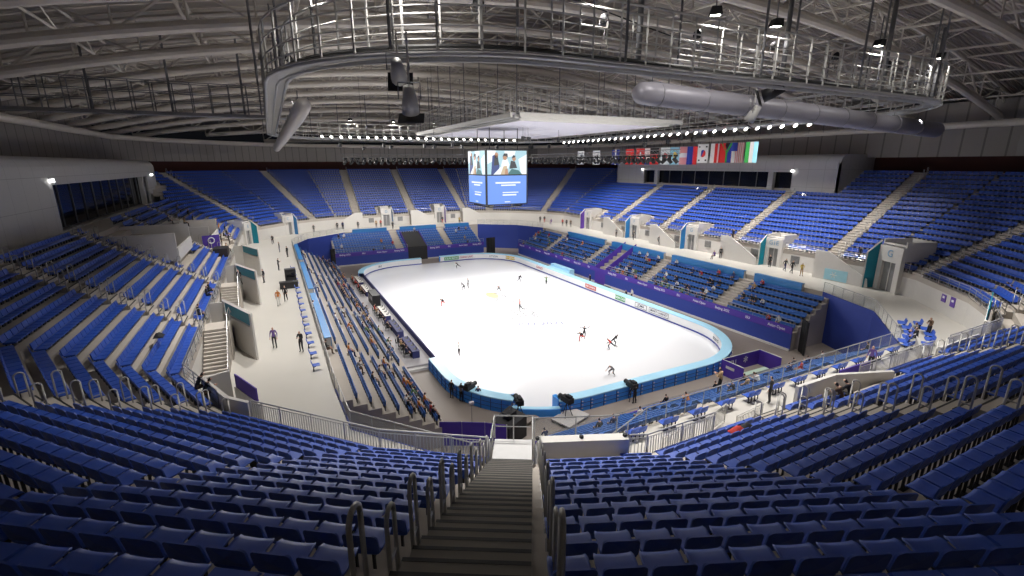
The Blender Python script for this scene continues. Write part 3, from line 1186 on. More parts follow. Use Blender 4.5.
for y, lb in ((-15.0, 'left stand opening with a teal sign panel in a white frame, nearest the camera'), (.5, 'left stand opening with a teal sign panel in a white frame, middle one'), (14.5, 'left stand opening with a teal sign panel, beside the crew platform')):
    t = thing('seating_portal', lb, 'doorway', (-33, y, Z0))
    m = MB()
    m.slab((1.15, -2.8), (3.05, -7.4), .1, -2.5, -.1, WHITE); m.slab((.1, -2.7), (1.15, -2.8), .1, -2.5, .9, WHITE)
    m.build('parapet', t)
    m = MB(); m.slab((1.2, -2.9), (3.0, -7.3), .05, .0, .95, TEAL); m.build('sign_panel', t)
    m = MB()
    for a, b in (((1.1, -2.7, -.05), (3.1, -7.5, -.05)), ((1.1, -2.7, 1.0), (3.1, -7.5, 1.0)), ((1.1, -2.7, -2.5), (1.1, -2.7, 1.0)), ((3.1, -7.5, -2.5), (3.1, -7.5, 1.0))):
        m.tube([a, b], .12, WHITE, 4)
    m.build('sign_frame', t)
CP = doorway(8, 3.2, 'G', 'tall white corner portal with a large dark teal fin at the near right corner', TEAL, side=1)
CP.scale = (1.25, 1.25, 1.3)

# louvre windows in the concourse wall
for i, cs in ((9, (-21.6, -15.6, -7.4, -.9, 6.3, 13, 19.5)), (14, (-8, -1.4, 4.6, 11.6))):
    for c in cs:
        p, rz = frame_on(i, c)
        t = thing('louvre_window', 'square grey louvre in the %s concourse wall, at %s' % (pos[i], 'x'), 'vent', (p.x, p.y, ZC+1.4), rz, 'louvres in the %s concourse wall' % pos[i])
        m = MB(); m.box((0, .03, 0), (1.15, .06, 1.0), GRILL); m.build('louvre_panel', t)
        m = MB()
        for k in range(6):
            m.box((0, .07, -.4+k*.16), (1.05, .03, .03), STEEL)
        m.build('slats', t)
for i in (9, 14):
    ls = sorted([o for o in COL.objects if o.name.startswith('louvre_window') and o.get('group', '').startswith('louvres in the '+pos[i])], key=lambda o: project(o.location)[2])
    for j, o in enumerate(ls):
        o['label'] = 'square grey louvre in the %s concourse wall, %s from the camera' % (pos[i], ordn(j+1))


def flight(i, coord, direction, label):
    """stair flight running along the front wall from the upper rows down to the concourse"""
    p, rz = frame_on(i, coord)
    t = thing('stair_flight', label, 'stairs', (p.x, p.y, ZC), rz)
    m = MB(); n_ = 14
    x = 0
    m.box((0, .8, 1.25), (1.8, 1.6, 2.5), CONC)
    for k in range(n_):
        h = 2.5-(k+1)*2.5/(n_+1)
        m.box((direction*(.9+.3*(k+.5)), .8, h/2), (.3, 1.4, h), CONC)
        m.box((direction*(.9+.3*k+.03), .8, h+.005), (.05, 1.4, .01), NOSE)
    m.build('steps', t)
    m = MB()
    L = .9+.3*n_
    if i == 19:
        for k in range(n_):
            h = 2.5-(k+1)*2.5/(n_+1)
            m.box((-direction*(.9+.3*(k+.5)), .8, h/2), (.3, 1.4, h), CONC)
            m.box((-direction*(.9+.3*k+.03), .8, h+.005), (.05, 1.4, .01), NOSE)
        m.build('second_steps', t)
        m = MB()
        m.tube([(-L, 1.6, 1.0), (-.9, 1.6, 3.5), (.9, 1.6, 3.5), (L, 1.6, 1.0)], .03, STEEL, 5)
        for q in range(-4, 5):
            x = q*L/4.5; hh = 2.5-max(0, abs(x)-.9)*2.5/(L-.9)
            m.tube([(x, 1.6, hh-.1), (x, 1.6, hh+1.0)], .025, STEEL, 4)
        m.build('rail_lattice', t)
        return t
    m.extr([(-direction*.9, 1.6, 0), (-direction*.9, 1.6, 3.4), (direction*.7, 1.6, 3.4), (direction*L, 1.6, 1.0), (direction*(L+.2), 1.6, 0)], (0, .14, 0), WHITE)
    m.extr([(-direction*.9, .1, 2.5), (-direction*.9, .1, 3.3), (-direction*.9, 1.6, 3.3), (-direction*.9, 1.6, 2.5)], (.1, 0, 0), WHITE)
    m.build('balustrade', t)
    return t


for c in SA[9]:
    flight(9, c, -1, 'stair flight with white balustrade below the right stand aisle, %s from the camera' % ordn(sorted(SA[9]).index(c)+1))
for c in SA[14]:
    flight(14, c, -1 if c > 0 else 1, 'stair flight with white balustrade below the far stand aisle, %s from the left' % ordn(sorted(SA[14]).index(c)+1))
for c in (-21, -7.6):
    flight(19, c, 1, 'stair flight beside the left walkway, %s from the camera' % ordn([-21, -7.6].index(c)+1))

# sign panels and parapets seen from above
def parapet(poly, z, h, label, signm=None):
    t = thing('parapet', label, 'parapet')
    m = MB()
    for a, b in zip(poly[:-1], poly[1:]):
        m.slab(a, b, .18, z-2.5, z+h, WHITE)
    m.build('parapet_wall', t)
    if signm:
        a, b = Vector(poly[0]), Vector(poly[1])
        m = MB(); m.slab(a+(b-a)*.06, a+(b-a)*.94, .06, z+h-.05, z+h+.75, signm, off=.02); m.build('sign_panel', t)
    return t


V = ring(-.15)
v3 = Vector(V[3]); d3 = (Vector(V[4])-v3).normalized(); n3 = Vector((-d3.y, d3.x))
t = thing('parapet', 'long low white parapet with glass rail right of the foot of the near stairs', 'parapet', (0, 0, 0))
m = MB(); m.slab(v3+d3*1.0, v3+d3*4.5, .45, Z0-.3, Z0+.98, WHITE); m.build('parapet_wall', t)
m = MB(); m.slab(v3+d3*.95+n3*1.1, v3+d3*4.5+n3*1.1, .02, Z0+.3, Z0+1.2, GLASS); m.build('glass_pane', t)
m = MB()
for q in (1.0, 2.7, 4.4):
    p = v3+d3*q
    m.box((p.x, p.y, Z0+1.03), (.12, .12, .12), BLACK)
    pp = p+n3*1.1
    m.tube([(pp.x, pp.y, Z0-2), (pp.x, pp.y, Z0+1.25)], .03, STEEL)
pa, pb = v3+d3*.95+n3*1.1, v3+d3*4.5+n3*1.1
m.tube([(pa.x, pa.y, Z0+1.25), (pb.x, pb.y, Z0+1.25)], .03, STEEL)
m.build('rail', t)
a0 = Vector(V[0]); d0 = (Vector(V[1])-a0).normalized(); n0 = Vector((-d0.y, d0.x))
v1_ = Vector(V[1]); d1 = (Vector(V[2])-v1_).normalized(); n1 = Vector((-d1.y, d1.x))
parapet([a0+d0*2.6+n0*1.3, a0+d0*2.6+n0*.1, v1_+n1*.1, v1_+d1*1.4+n1*.1], Z0, .85, 'grey-white parapet round the foot of the left hooped aisle')
parapet([v1_-d0*.1+n0*1.5, a0+d0*2.6+n0*1.5], Z0-.6, .5, 'low wall with purple sign panel beyond the left parapet', PURP)
parapet([(-6.4, -47.2), (-3.4, -47.2), (-.4, -48.3)], Z0, 1.0, 'white parapet in front of the near right seats past the hooped aisle')
parapet([(-2.6, -46.9), (.6, -46.9)], Z0-.5, .6, 'low wall with purple sign just beyond the near right parapet', PURP)
parapet([(13.9, -46.9), (20.5, -44.9)], Z0, 1.0, 'white parapet with dark blue sign panel at the near right corner', TEAL)
parapet([(7.2, -47.2), (12.2, -47.2)], Z0-.2, .7, 'low white parapet beyond the second aisle at the near right', None)

# near landing platform
t = thing('landing_platform', 'light grey landing platform with steel rails at the foot of the near stairs', 'platform', (V[3][0], V[3][1], Z0), PI/2-STD)
m = MB(); m.box((.85, 0, -.12), (1.7, 1.6, .12), mat('light_deck', (.6, .6, .6), .5)); m.build('deck', t)
m = MB()
for yy in (-.8, .8):
    m.tube([(0, yy, 0), (0, yy, 1.05), (1.7, yy, 1.05), (1.7, yy, 0)], .03, STEEL)
    m.tube([(0, yy, .55), (1.7, yy, .55)], .02, STEEL)
    m.tube([(.85, yy, 0), (.85, yy, 1.05)], .025, STEEL)
m.tube([(1.7, -.8, 1.05), (1.7, .8, 1.05)], .03, STEEL); m.tube([(1.7, -.8, .55), (1.7, .8, .55)], .02, STEEL)
m.tube([(1.7, 0, 1.05), (1.7, 0, -2.5)], .03, STEEL)
m.build('railing', t)
m = MB()
for k in range(10):
    m.box((.9, -1.0-.3*k, -.25-.24*k), (1.4, .3, .06), STEELD)
m.build('side_steps', t)
for o_ in (t,):
    pass

# ------------------------------------------------------------------ left stand boxes
def open_box(x0, x1, y0, y1, zt, lab):
    t = thing('commentary_box', lab, 'box')
    m = MB()
    m.slab((x0, y0), (x1, y0), .18, zt-2.6, zt, WHITE); m.slab((x0, y1), (x1, y1), .18, zt-2.6, zt, WHITE)
    m.slab((x0, y0), (x0, y1), .18, zt-2.6, zt, WHITE); m.slab((x1, y0), (x1, y1), .18, zt-2.6, zt-1.4, WHITE)
    m.build('white_wall', t)
    m = MB(); m.box(((x0+x1)/2, (y0+y1)/2, zt-2.5), (x1-x0, y1-y0, .2), CONC); m.build('deck', t)
    return t


open_box(BOX1[0], BOX1[1], BOX1[2], BOX1[3], 13.0, 'open white-walled box sunk in the left stand, nearer the camera')
open_box(BOX2[0]-2, BOX2[1]-2.5, BOX2[2]+1, BOX2[3]-3, 11.8, 'open white-walled platform in the left stand beyond the first box')

# ------------------------------------------------------------------ glazed boxes above both sides
CLAD = panel_mat('pale_cladding', (.46, .45, .44), 2.4, 2.6, .6)
def gallery(sx, x, y0, y1, z0, zt, wy0, wy1, wz0, wz1, name, deep=12):
    m = MB()
    X0, X1 = (x, x+sx*deep)
    # front wall pieces round the window strip, rounded top edge
    def fr(ya, yb, za, zb, xx=x, th=.3):
        m.box((xx+sx*th/2, (ya+yb)/2, (za+zb)/2), (th, yb-ya, zb-za), CLAD)
    fr(y0, wy0, z0, zt); fr(wy1, y1, z0, zt); fr(wy0, wy1, wz1, zt); fr(wy0, wy1, z0, wz0)
    prof = [(0, zt)]
    for a in range(0, 91, 15):
        prof.append((sx*(1.2-1.2*math.cos(R(a))), zt+1.2*math.sin(R(a))))
    prof += [(sx*deep, zt+1.2), (sx*deep, zt)]
    pts = [(x+q[0], y0, q[1]) for q in prof]
    m.extr(pts, (0, y1-y0, 0), CLAD)
    m.box((x+sx*deep/2, y0+.15, (z0+zt)/2), (deep, .3, zt-z0), CLAD)
    m.box((x+sx*deep/2, y1-.15, (z0+zt)/2), (deep, .3, zt-z0), CLAD)
    m.box((x+sx*deep, (y0+y1)/2, (z0+zt)/2), (.3, y1-y0, zt-z0), BLACK)
    struct(m.build('wall_'+name))
    g = MB()
    g.box((x+sx*.9, (wy0+wy1)/2, (wz0+wz1)/2), (.06, wy1-wy0, wz1-wz0), DGLASS)
    o = struct(g.build('window_1' if sx < 0 else 'window_2'))
    f = MB()
    k = int((wy1-wy0)/3.3)
    for i in range(k+1):
        yy = wy0+i*(wy1-wy0)/k
        f.box((x+sx*.82, yy, (wz0+wz1)/2), (.1, .1, wz1-wz0), STEELD)
    f.box((x+sx*.82, (wy0+wy1)/2, wz0+.05), (.14, wy1-wy0, .1), STEELD)
    for yy in ((wy0+3.6, wy1-3.6) if sx > 0 else (wy1-3.0,)):
        f.box((x+sx*.3, yy, (wz0+wz1)/2), (.6, .9, wz1-wz0), CLAD)
    f.build('window_frame', o)


gallery(-1, -45.2, BW_Y[0], BW_Y[1], 10.5, 18.8, -1.8, 36.5, 13.3, 17.5, 'west')
gallery(1, 45.2, BE_Y[0], BE_Y[1], 13, 19.2, -11.5, 21.8, 15.0, 17.8, 'east')
for j, (x, y, z) in enumerate([(-45.0, -2.2, 17.9), (-45.0, 39.3, 17.7), (45.0, -11.6, 18.0), (45.0, 22.2, 18.0), (44.9, 6.5, 14.7), (44.9, -14, 14.6), (-44.9, 18.5, 12.6), (-44.9, 31, 12.9)]):
    t = thing('wall_light', 'small white lamp on the %s glazed gallery, %s' % ('left' if x < 0 else 'right', ['above the window corner nearest the camera', 'above the far window corner', 'above the near window corner', 'above the far window corner', 'on the sill, farther', 'on the sill, nearer', 'on the sill, nearer', 'on the sill, farther'][j]), 'lamp', (x, y, z))
    m = MB(); m.box((0, 0, 0), (.25, .3, .3), BULB); m.build('lamp_face', t)
    m = MB(); m.box((.1 if x > 0 else -.1, 0, .18), (.3, .36, .08), STEELD); m.build('lamp_housing', t)

# ------------------------------------------------------------------ outer wall, fascia and roof
FASC = panel_mat('fascia_panels', (.30, .275, .255), 2.2, 30, .55, width=.1)
PO = [Vector(p) for p in ring(NROW*PITCHD+3.2)]
PF = [Vector(p) for p in ring(NROW*PITCHD+.9)]


def Hroof(x, y):
    a = min(1, abs(x)/56); b = min(1, abs(y-YC)/75)
    return 23.6+8.5*(1-a**2)*(1-b**3)


mb = MB(); mf = MB()
for i in range(20):
    a, b = PO[i], PO[(i+1) % 20]
    mb.slab(a, b, .3, 16, 20.6, RED)
    a, b = PF[i], PF[(i+1) % 20]
    zt = [22.4 if FAC[i] in ('north', 'northeast', 'northwest') else 25.5][0]
    mf.slab(a, b, .3, 19.9, zt+1.0, FASC)
    c, d = PO[i], PO[(i+1) % 20]
    mf.add([(a.x, a.y, 19.95), (b.x, b.y, 19.95), (d.x, d.y, 19.95), (c.x, c.y, 19.95)], [(0, 1, 2, 3)], BLACK)
struct(mb.build('wall_outer'))
struct(mf.build('trim_fascia'))

# roof deck: corrugated sheet following the arch
ROOF = mat('roof_sheet', (.42, .38, .335), .6, .2, var=.1, scale=.2)
nt = ROOF.node_tree
wv = nt.nodes.new('ShaderNodeTexWave'); wv.inputs['Scale'].default_value = .9; wv.bands_direction = 'Y'
bp = nt.nodes.new('ShaderNodeBump'); bp.inputs['Strength'].default_value = .9; bp.inputs['Distance'].default_value = .25
tc = nt.nodes.new('ShaderNodeTexCoord')
nt.links.new(tc.outputs['Object'], wv.inputs['Vector']); nt.links.new(wv.outputs['Fac'], bp.inputs['Height'])
nt.links.new(bp.outputs['Normal'], nt.nodes['Principled BSDF'].inputs['Normal'])
xs = np.linspace(-57, 57, 29); ys = np.linspace(YC-75, YC+75, 31)
vs = [(x, y, Hroof(x, y)+3.2) for y in ys for x in xs]
fs = [(j*29+i, (j+1)*29+i, (j+1)*29+i+1, j*29+i+1) for j in range(30) for i in range(28)]
m = MB(); m.add(vs, fs, ROOF); struct(m.build('ceiling_roof'))

# main trusses across the hall
tn = 0
TR = mat('truss_paint', (.62, .57, .51), .5, .1, var=.08)
for ty in np.arange(-58, 72, 8.6):
    m = MB()
    hx = 54
    # stay inside the ring plan near the ends
    dy = abs(ty-YC)
    if dy > 48:
        hx = 54-(dy-48)*1.25
    n_ = int(hx*2/4.5)
    xs_ = np.linspace(-hx, hx, n_+1)
    lo = [(x, ty, Hroof(x, ty)-.4) for x in xs_]
    hi = [(x, ty, Hroof(x, ty)+2.4) for x in xs_]
    m.tube(lo, .42, TR, 10); m.tube(hi, .2, TR, 6)
    for k in range(n_):
        a, b = (lo[k], hi[k+1]) if k % 2 == 0 else (hi[k], lo[k+1])
        m.tube([a, b], .11, TR, 5)
        m.tube([lo[k], hi[k]], .08, TR, 4)
    struct(m.build('ceiling_truss'))
# lengthwise purlin trusses
for tx in np.arange(-48, 49, 8):
    m = MB()
    hy = 70-abs(tx)*.35
    ys_ = np.arange(YC-hy, YC+hy, 4.3)
    hi = [(tx, y, Hroof(tx, y)+2.6) for y in ys_]; lo = [(tx, y, Hroof(tx, y)+.9) for y in ys_]
    m.tube(hi, .12, TR, 5); m.tube(lo, .12, TR, 5)
    for k in range(len(ys_)-1):
        a, b = (lo[k], hi[k+1]) if k % 2 == 0 else (hi[k], lo[k+1])
        m.tube([a, b], .07, TR, 4)
    struct(m.build('ceiling_purlin'))
# thin deck joists
m = MB()
for ty in np.arange(-60, 72, 2.15):
    dy = abs(ty-YC)
    hx = 54 if dy < 48 else 54-(dy-48)*1.25
    pts = [(x, ty, Hroof(x, ty)+3.0) for x in np.linspace(-hx, hx, 14)]
    m.tube(pts, .07, TR, 4)
struct(m.build('ceiling_joists'))
# perimeter tube
m = MB()
m.tube([(p[0], p[1], 23.6) for p in ring(16.2)], .42, TR, 10, closed=True)
struct(m.build('ceiling_edge_tube'))

# ------------------------------------------------------------------ suspended ring catwalk
ZR = 23.9
def ringcat(cx, cy, hx, hy, rad, n=10):
    return rrect(hy, hx, rad, n, cx, cy)


RW = densify(ringcat(1, -1.3, 27, 37.2, 11), 1.6)
nR = len(RW)
cat = thing('ring_catwalk', 'big suspended ring catwalk with tall railings circling above the rink', 'catwalk')
m = MB(); mt = MB()
for i in range(nR):
    j = (i+1) % nR
    ni, nj = norm_at(RW, i), norm_at(RW, j)
    a, b, c, d = RW[i], RW[j], RW[j]+nj*1.1, RW[i]+ni*1.1
    m.prism([a, b, c, d], ZR, ZR+.06, WSTEEL)
m.build('walkway', cat)
for off, zz, rr_ in ((0, ZR-.12, .09), (1.1, ZR-.12, .09), (.55, ZR-.30, .06)):
    mt.tube([(RW[i]+norm_at(RW, i)*off).to_3d()+Vector((0, 0, zz)) for i in range(nR)], rr_, mat('catwalk_steel', (.5, .5, .5), .4, .2), 8, closed=True)
mt.build('chord_tube', cat)
for nm_, off in (('inner_railing', 0), ('outer_railing', 1.1)):
    m = MB()
    pp = [(RW[i]+norm_at(RW, i)*off) for i in range(nR)]
    for zz, rr_ in ((2.6, .06), (1.75, .04), (1.0, .04), (.45, .04)):
        m.tube([(p.x, p.y, ZR+zz) for p in pp], rr_, WSTEEL, 5, closed=True)
    for p in pp:
        m.tube([(p.x, p.y, ZR), (p.x, p.y, ZR+2.6)], .06, WSTEEL, 4)
    m.build(nm_, cat)
m = MB()
pp = [(RW[i]+norm_at(RW, i)*.3) for i in range(nR)]
m.tube([(p.x, p.y, ZR+.35) for p in pp], .1, BLACK, 6, closed=True)
m.build('cable_bundle', cat)
for i in range(0, nR, 3):
    m = MB()
    p = RW[i]+norm_at(RW, i)*(.0 if i % 2 else 1.5)
    m.tube([(p.x, p.y, ZR), (p.x, p.y, Hroof(p.x, p.y)+1.5)], .07, STEELD, 5)
    m.build('hanger_rod', cat)

# floodlight heads along the ring
fl0 = None
cntr = {}
for i in range(nR):
    p = RW[i]
    side = 'right' if p.x > 27.5 and -32 < p.y < 30 else ('far' if p.y > 35 and p.x < 24 else ('near' if p.y < -37 else ('left' if p.x < -25.5 else None)))
    if side is None or (side in ('near', 'left') and i % 4) :
        continue
    if side == 'left' and p.y > 20:
        continue
    for s_ in (0,):
        nn = norm_at(RW, i)
        q = p+(RW[(i+1) % nR]-p)*s_
        hz = ZR-.55 if side == 'right' else (ZR+1.2 if side != 'far' else ZR+.1)
        if side == 'near': hz = ZR+2.2
        cntr[side] = cntr.get(side, 0)+1
        t = thing('floodlight', 'lit floodlight head on the %s side of the ring catwalk, %s along' % (side, ordn(cntr[side])), 'floodlight', (q.x-nn.x*.25, q.y-nn.y*.25, hz), math.atan2(nn.y, nn.x)+PI/2, 'floodlights on the %s side of the ring' % side)
        if fl0 is None:
            a_ = MB()
            prof = [(.10, -.25), (.17, -.15), (.24, 0.0), (.27, .12)]
            vs = []
            for rr_, yy in prof:
                for k in range(10):
                    vs.append((rr_*math.cos(2*PI*k/10), yy*.9, rr_*math.sin(2*PI*k/10)))
            fs = [(a*10+k, a*10+(k+1) % 10, (a+1)*10+(k+1) % 10, (a+1)*10+k) for a in range(3) for k in range(10)]+[tuple(range(10))]
            a_.add(vs, fs, BLACK); h1 = a_.build('q1')
            b_ = MB(); b_.add([(.25*math.cos(2*PI*k/10), .1, .25*math.sin(2*PI*k/10)) for k in range(10)], [tuple(range(10))], LAMPM); h2 = b_.build('q2')
            c_ = MB(); c_.tube([(-.3, 0, 0), (-.3, 0, -.45), (.3, 0, -.45), (.3, 0, 0)], .025, STEELD, 4); c_.tube([(0, 0, -.45), (0, 0, -.9)], .03, STEELD, 4); h3 = c_.build('q3')
            fl0 = (h1.data, h2.data, h3.data)
            for h in (h1, h2, h3):
                bpy.data.objects.remove(h)
        for nme, me_, lit in (('housing', fl0[0], 0), ('lens', fl0[1], 1), ('yoke', fl0[2], 0)):
            o = bpy.data.objects.new(nme, me_); COL.objects.link(o); o.parent = t
            if nme != 'yoke':
                o.rotation_euler = (R(35), 0, 0)
        t.rotation_euler[2] += 0
# big hanging follow-spots with barn doors
def big_spot(x, y, z, rz, tilt, label, white=True, rod=1.6, s=1.0):
    t = thing('spotlight', label, 'spotlight', (x, y, z), rz)
    t.scale = (s, s, s)
    m = MB()
    m.tube([(0, -.5, 0), (0, .1, 0), (0, .55, 0)], [.2, .3, .34], WSTEEL if white else BLACK, 12)
    o = m.build('lamp_body', t, True); o.rotation_euler = (tilt, 0, 0)
    m = MB(); m.box((0, .75, 0), (1.0, .06, .8), BLACK)
    o = m.build('barn_door', t); o.rotation_euler = (tilt, 0, 0)
    m = MB(); m.tube([(-.42, 0, 0), (-.42, 0, .6), (.42, 0, .6), (.42, 0, 0)], .03, STEELD, 5); m.tube([(0, 0, .6), (0, 0, .6+rod)], .04, WSTEEL, 6)
    m.build('yoke', t)
    return t


def world_at(px_, py_, depth):
    return CAM


# (positions found in the hall)
SPOTS = [(-22.1, -37.7, 23.1, R(-20), R(-25), 'white spotlight with black barn door hanging under the ring, upper of the pair', True, .8, 1.1),
         (-21.8, -38.2, 21.9, R(-20), R(-62), 'white spotlight with black barn door hanging under the ring, lower of the pair', True, 1.8, 1.1),
         (1.9, -38.0, 23.6, R(30), R(-20), 'grey spotlight with black barn door beside the fat grey duct', False, .5, 1.2), (3.6, -35.4, 22.6, R(30), R(-60), 'grey spotlight hanging just below the fat grey duct', True, 1.2, 1.1)]
for a in SPOTS:
    big_spot(*a)

# ------------------------------------------------------------------ inner rectangular gallery with the white ceiling panel
GX0, GX1, GY0, GY1 = -4.5, 17.5, -14.5, 20
ZG = 24.2
g = thing('inner_gallery', 'rectangular railed gallery hanging above the centre of the rink', 'catwalk')
poly = [(GX0, GY0), (GX1, GY0), (GX1, GY1), (GX0, GY1)]
m = MB()
for i in range(4):
    a, b = Vector(poly[i]), Vector(poly[(i+1) % 4])
    m.slab(a, b, 1.3, ZG-.05, ZG+.03, STEEL); m.slab(a, b, .2, ZG-.45, ZG-.05, WSTEEL, off=.6); m.slab(a, b, .2, ZG-.45, ZG-.05, WSTEEL, off=-.6)
m.build('walkway', g)
for off, nme in ((.65, 'inner_railing'), (-.65, 'outer_railing')):
    m = MB()
    for i in range(4):
        a, b = Vector(poly[i]), Vector(poly[(i+1) % 4]); d = (b-a).normalized(); nn = Vector((-d.y, d.x))*off; L = (b-a).length
        for zz, rr_ in ((2.6, .05), (1.8, .03), (1.0, .03)):
            m.tube([((a+nn).x, (a+nn).y, ZG+zz), ((b+nn).x, (b+nn).y, ZG+zz)], rr_, WSTEEL, 4)
        k = int(L/1.5)
        for j in range(k+1):
            p = a+nn+d*(j*L/k)
            m.tube([(p.x, p.y, ZG), (p.x, p.y, ZG+2.6)], .045, WSTEEL, 4)
    m.build(nme, g)
for i in range(4):
    a, b = Vector(poly[i]), Vector(poly[(i+1) % 4]); L = (b-a).length
    for j in range(int(L/5)+1):
        m = MB()
        p = a+(b-a)*(j*5/L)
        m.tube([(p.x, p.y, ZG), (p.x, p.y, Hroof(p.x, p.y)+1)], .06, STEELD, 4)
        m.build('hanger_rod', g)
PANEL = mat('white_membrane', (.80, .77, .84), .7, var=.02)
pn = thing('ceiling_panel', 'large white membrane panel framed by the hanging gallery above the ice', 'panel', (0, 0, 0))
m = MB(); m.box(((GX0+GX1)/2+.3, (GY0+GY1)/2+.4, ZG-.5), (GX1-GX0-1.6, GY1-GY0-2.2, .08), PANEL); m.build('membrane', pn)
m = MB()
for a, b in (((GX0+.9, GY0+1), (GX1-.5, GY0+1)), ((GX1-.5, GY0+1), (GX1-.5, GY1-.5)), ((GX1-.5, GY1-.5), (GX0+.9, GY1-.5)), ((GX0+.9, GY1-.5), (GX0+.9, GY0+1))):
    m.slab(a, b, .16, ZG-.65, ZG-.3, WSTEEL)
m.build('panel_frame', pn)

# ------------------------------------------------------------------ scoreboard cube
sb = thing('scoreboard', 'black four-sided video cube with bright screens hanging over the rink centre', 'scoreboard', (0, 0, 14))
m = MB(); m.box((0, 0, 3.5), (6.0, 6.0, 7.0), BLACK); m.build('housing', sb)
m = MB()
for (a, b) in (((-2.4, -2.4), (2.4, -2.4)), ((2.4, -2.4), (2.4, 2.4)), ((2.4, 2.4), (-2.4, 2.4)), ((-2.4, 2.4), (-2.4, -2.4))):
    m.tube([(a[0], a[1], -.25), (b[0], b[1], -.25)], .08, BLACK, 4)
    m.tube([(a[0], a[1], -.25), (a[0], a[1], 0)], .08, BLACK, 4)
m.build('under_frame', sb)


def em(name, col, s):
    return mat(name, col, .5, emit=s, var=0)


SC_B = em('screen_blue', (.13, .30, .86), 1.1)
SC_L = em('screen_pale', (.42, .68, .78), 1.0)
SC_W = em('screen_white', (.9, .95, 1), 1.05)
SC_D = em('screen_dark', (.01, .025, .05), .6)
SC_T = em('screen_teal', (.03, .2, .22), .8)
SC_S = em('screen_skin', (.55, .28, .16), .9)
SC_Y = em('screen_tan', (.7, .55, .35), .9)
SC_N = em('screen_navy', (.01, .05, .25), .9)
for face in range(4):
    rz = face*PI/2
    f_ = bpy.data.objects.new('screen', None)
    def place(mbld, name, par=sb):
        o = mbld.build(name, sb); o.rotation_euler = (0, 0, rz); return o
    m = MB()
    y = -3.03
    def rect(x0, z0, x1, z1, mm, dy=0):
        m.box(((x0+x1)/2, y-dy, (z0+z1)/2), (x1-x0, .04, z1-z0), mm)
    rect(-2.8, .15, 2.8, 3.75, SC_B)
    rect(-1.7, 2.75, 1.9, 2.95, SC_W, .02); rect(-.9, 2.45, 1.2, 2.62, SC_W, .02)
    rect(-.7, 1.2, 1.3, 1.38, SC_W, .02); rect(-.7, 1.55, 1.6, 1.67, SC_W, .02); rect(-.4, .35, .4, .45, SC_W, .02)
    place(m, 'lower_screen')
    m = MB()
    rect(-2.8, 3.9, 2.8, 6.85, SC_L)
    def blob(cx, cz, rx, rz_, mm, dy=.02, n=14):
        m.extr([(cx+rx*math.cos(2*PI*k/n), y-dy, cz+rz_*math.sin(2*PI*k/n)) for k in range(n)], (0, -.02, 0), mm)
    def quad(p, mm, dy=.03):
        m.extr([(a, y-dy, b) for a, b in p], (0, -.02, 0), mm)
    quad([(-2.8, 6.85), (-1.6, 6.85), (-1.9, 5.6), (-2.8, 5.2)], SC_W, .02); quad([(1.6, 5.8), (2.8, 6.4), (2.8, 3.9), (2.0, 3.9)], SC_W, .02); quad([(-.4, 6.8), (1.2, 6.8), (1.0, 6.2), (-.3, 6.0)], SC_W, .02)
    quad([(-2.3, 3.9), (-2.1, 6.2), (-1.5, 6.45), (-1.1, 5.0), (-1.4, 3.9)], SC_N); quad([(-1.9, 5.0), (-1.8, 6.3), (-1.35, 6.2), (-1.2, 5.1)], SC_D, .05)
    blob(-1.55, 6.3, .25, .33, SC_S, .05)
    quad([(-2.0, 3.9), (-.9, 4.9), (-.5, 5.0), (-.4, 3.9)], SC_W, .06)
    quad([(-.9, 5.0), (-.7, 5.7), (.0, 5.8), (.3, 5.1), (.1, 4.6)], SC_W, .05); blob(-.35, 6.0, .3, .32, SC_S, .06); quad([(-.7, 6.1), (-.5, 6.5), (0, 6.5), (.05, 6.0), (-.3, 6.2)], SC_D, .08)
    quad([(-1.0, 3.9), (-.6, 4.9), (-.1, 5.0), (.0, 3.9)], SC_Y, .08); quad([(-.4, 3.9), (-.3, 4.6), (0, 4.6), (.1, 3.9)], SC_S, .1)
    quad([(.3, 4.6), (.5, 5.6), (1.1, 5.5), (1.4, 4.7)], SC_D, .05); blob(.95, 5.85, .26, .3, SC_S, .06); quad([(.6, 5.9), (.8, 6.3), (1.2, 6.2), (1.0, 6.0)], SC_D, .08)
    quad([(0, 3.9), (.6, 4.6), (1.6, 4.4), (2.1, 3.9)], SC_T, .08)
    place(m, 'upper_screen')
m = MB()
for x, yy in ((-2, -2), (2, -2), (2, 2), (-2, 2)):
    m.tube([(x, yy, 7), (x, yy, 9.9)], .05, BLACK, 5)
m.build('hoist_cables', sb)

# ------------------------------------------------------------------ stage lighting truss with moving heads, flags
def truss(a, b, label):
    a = Vector(a); b = Vector(b); L = (b-a).length; d = (b-a)
    rz = math.atan2(d.y, d.x); c = (a+b)/2
    t = thing('lighting_truss', label, 'truss', (c.x, c.y, a.z), rz)
    m = MB()
    for yy in (-.25, .25):
        for zz in (-.25, .25):
            m.tube([(-L/2, yy, zz), (L/2, yy, zz)], .035, STEELD, 4)
    k = int(L/.9)
    for i in range(k):
        x0, x1 = -L/2+i*L/k, -L/2+(i+1)*L/k
        for yy in (-.25, .25):
            m.tube([(x0, yy, -.25 if i % 2 else .25), (x1, yy, .25 if i % 2 else -.25)], .02, STEELD, 3)
    m.build('truss_frame', t)
    for i in range(int(L/6)+1):
        m = MB()
        x = -L/2+i*L/int(L/6)
        m.tube([(x, 0, .25), (x, 0, 4.5)], .03, BLACK, 4)
        m.box((x, 0, 1.6), (.4, .4, .6), BLACK)
        m.build('chain_hoist', t)
    return t, c, rz, L


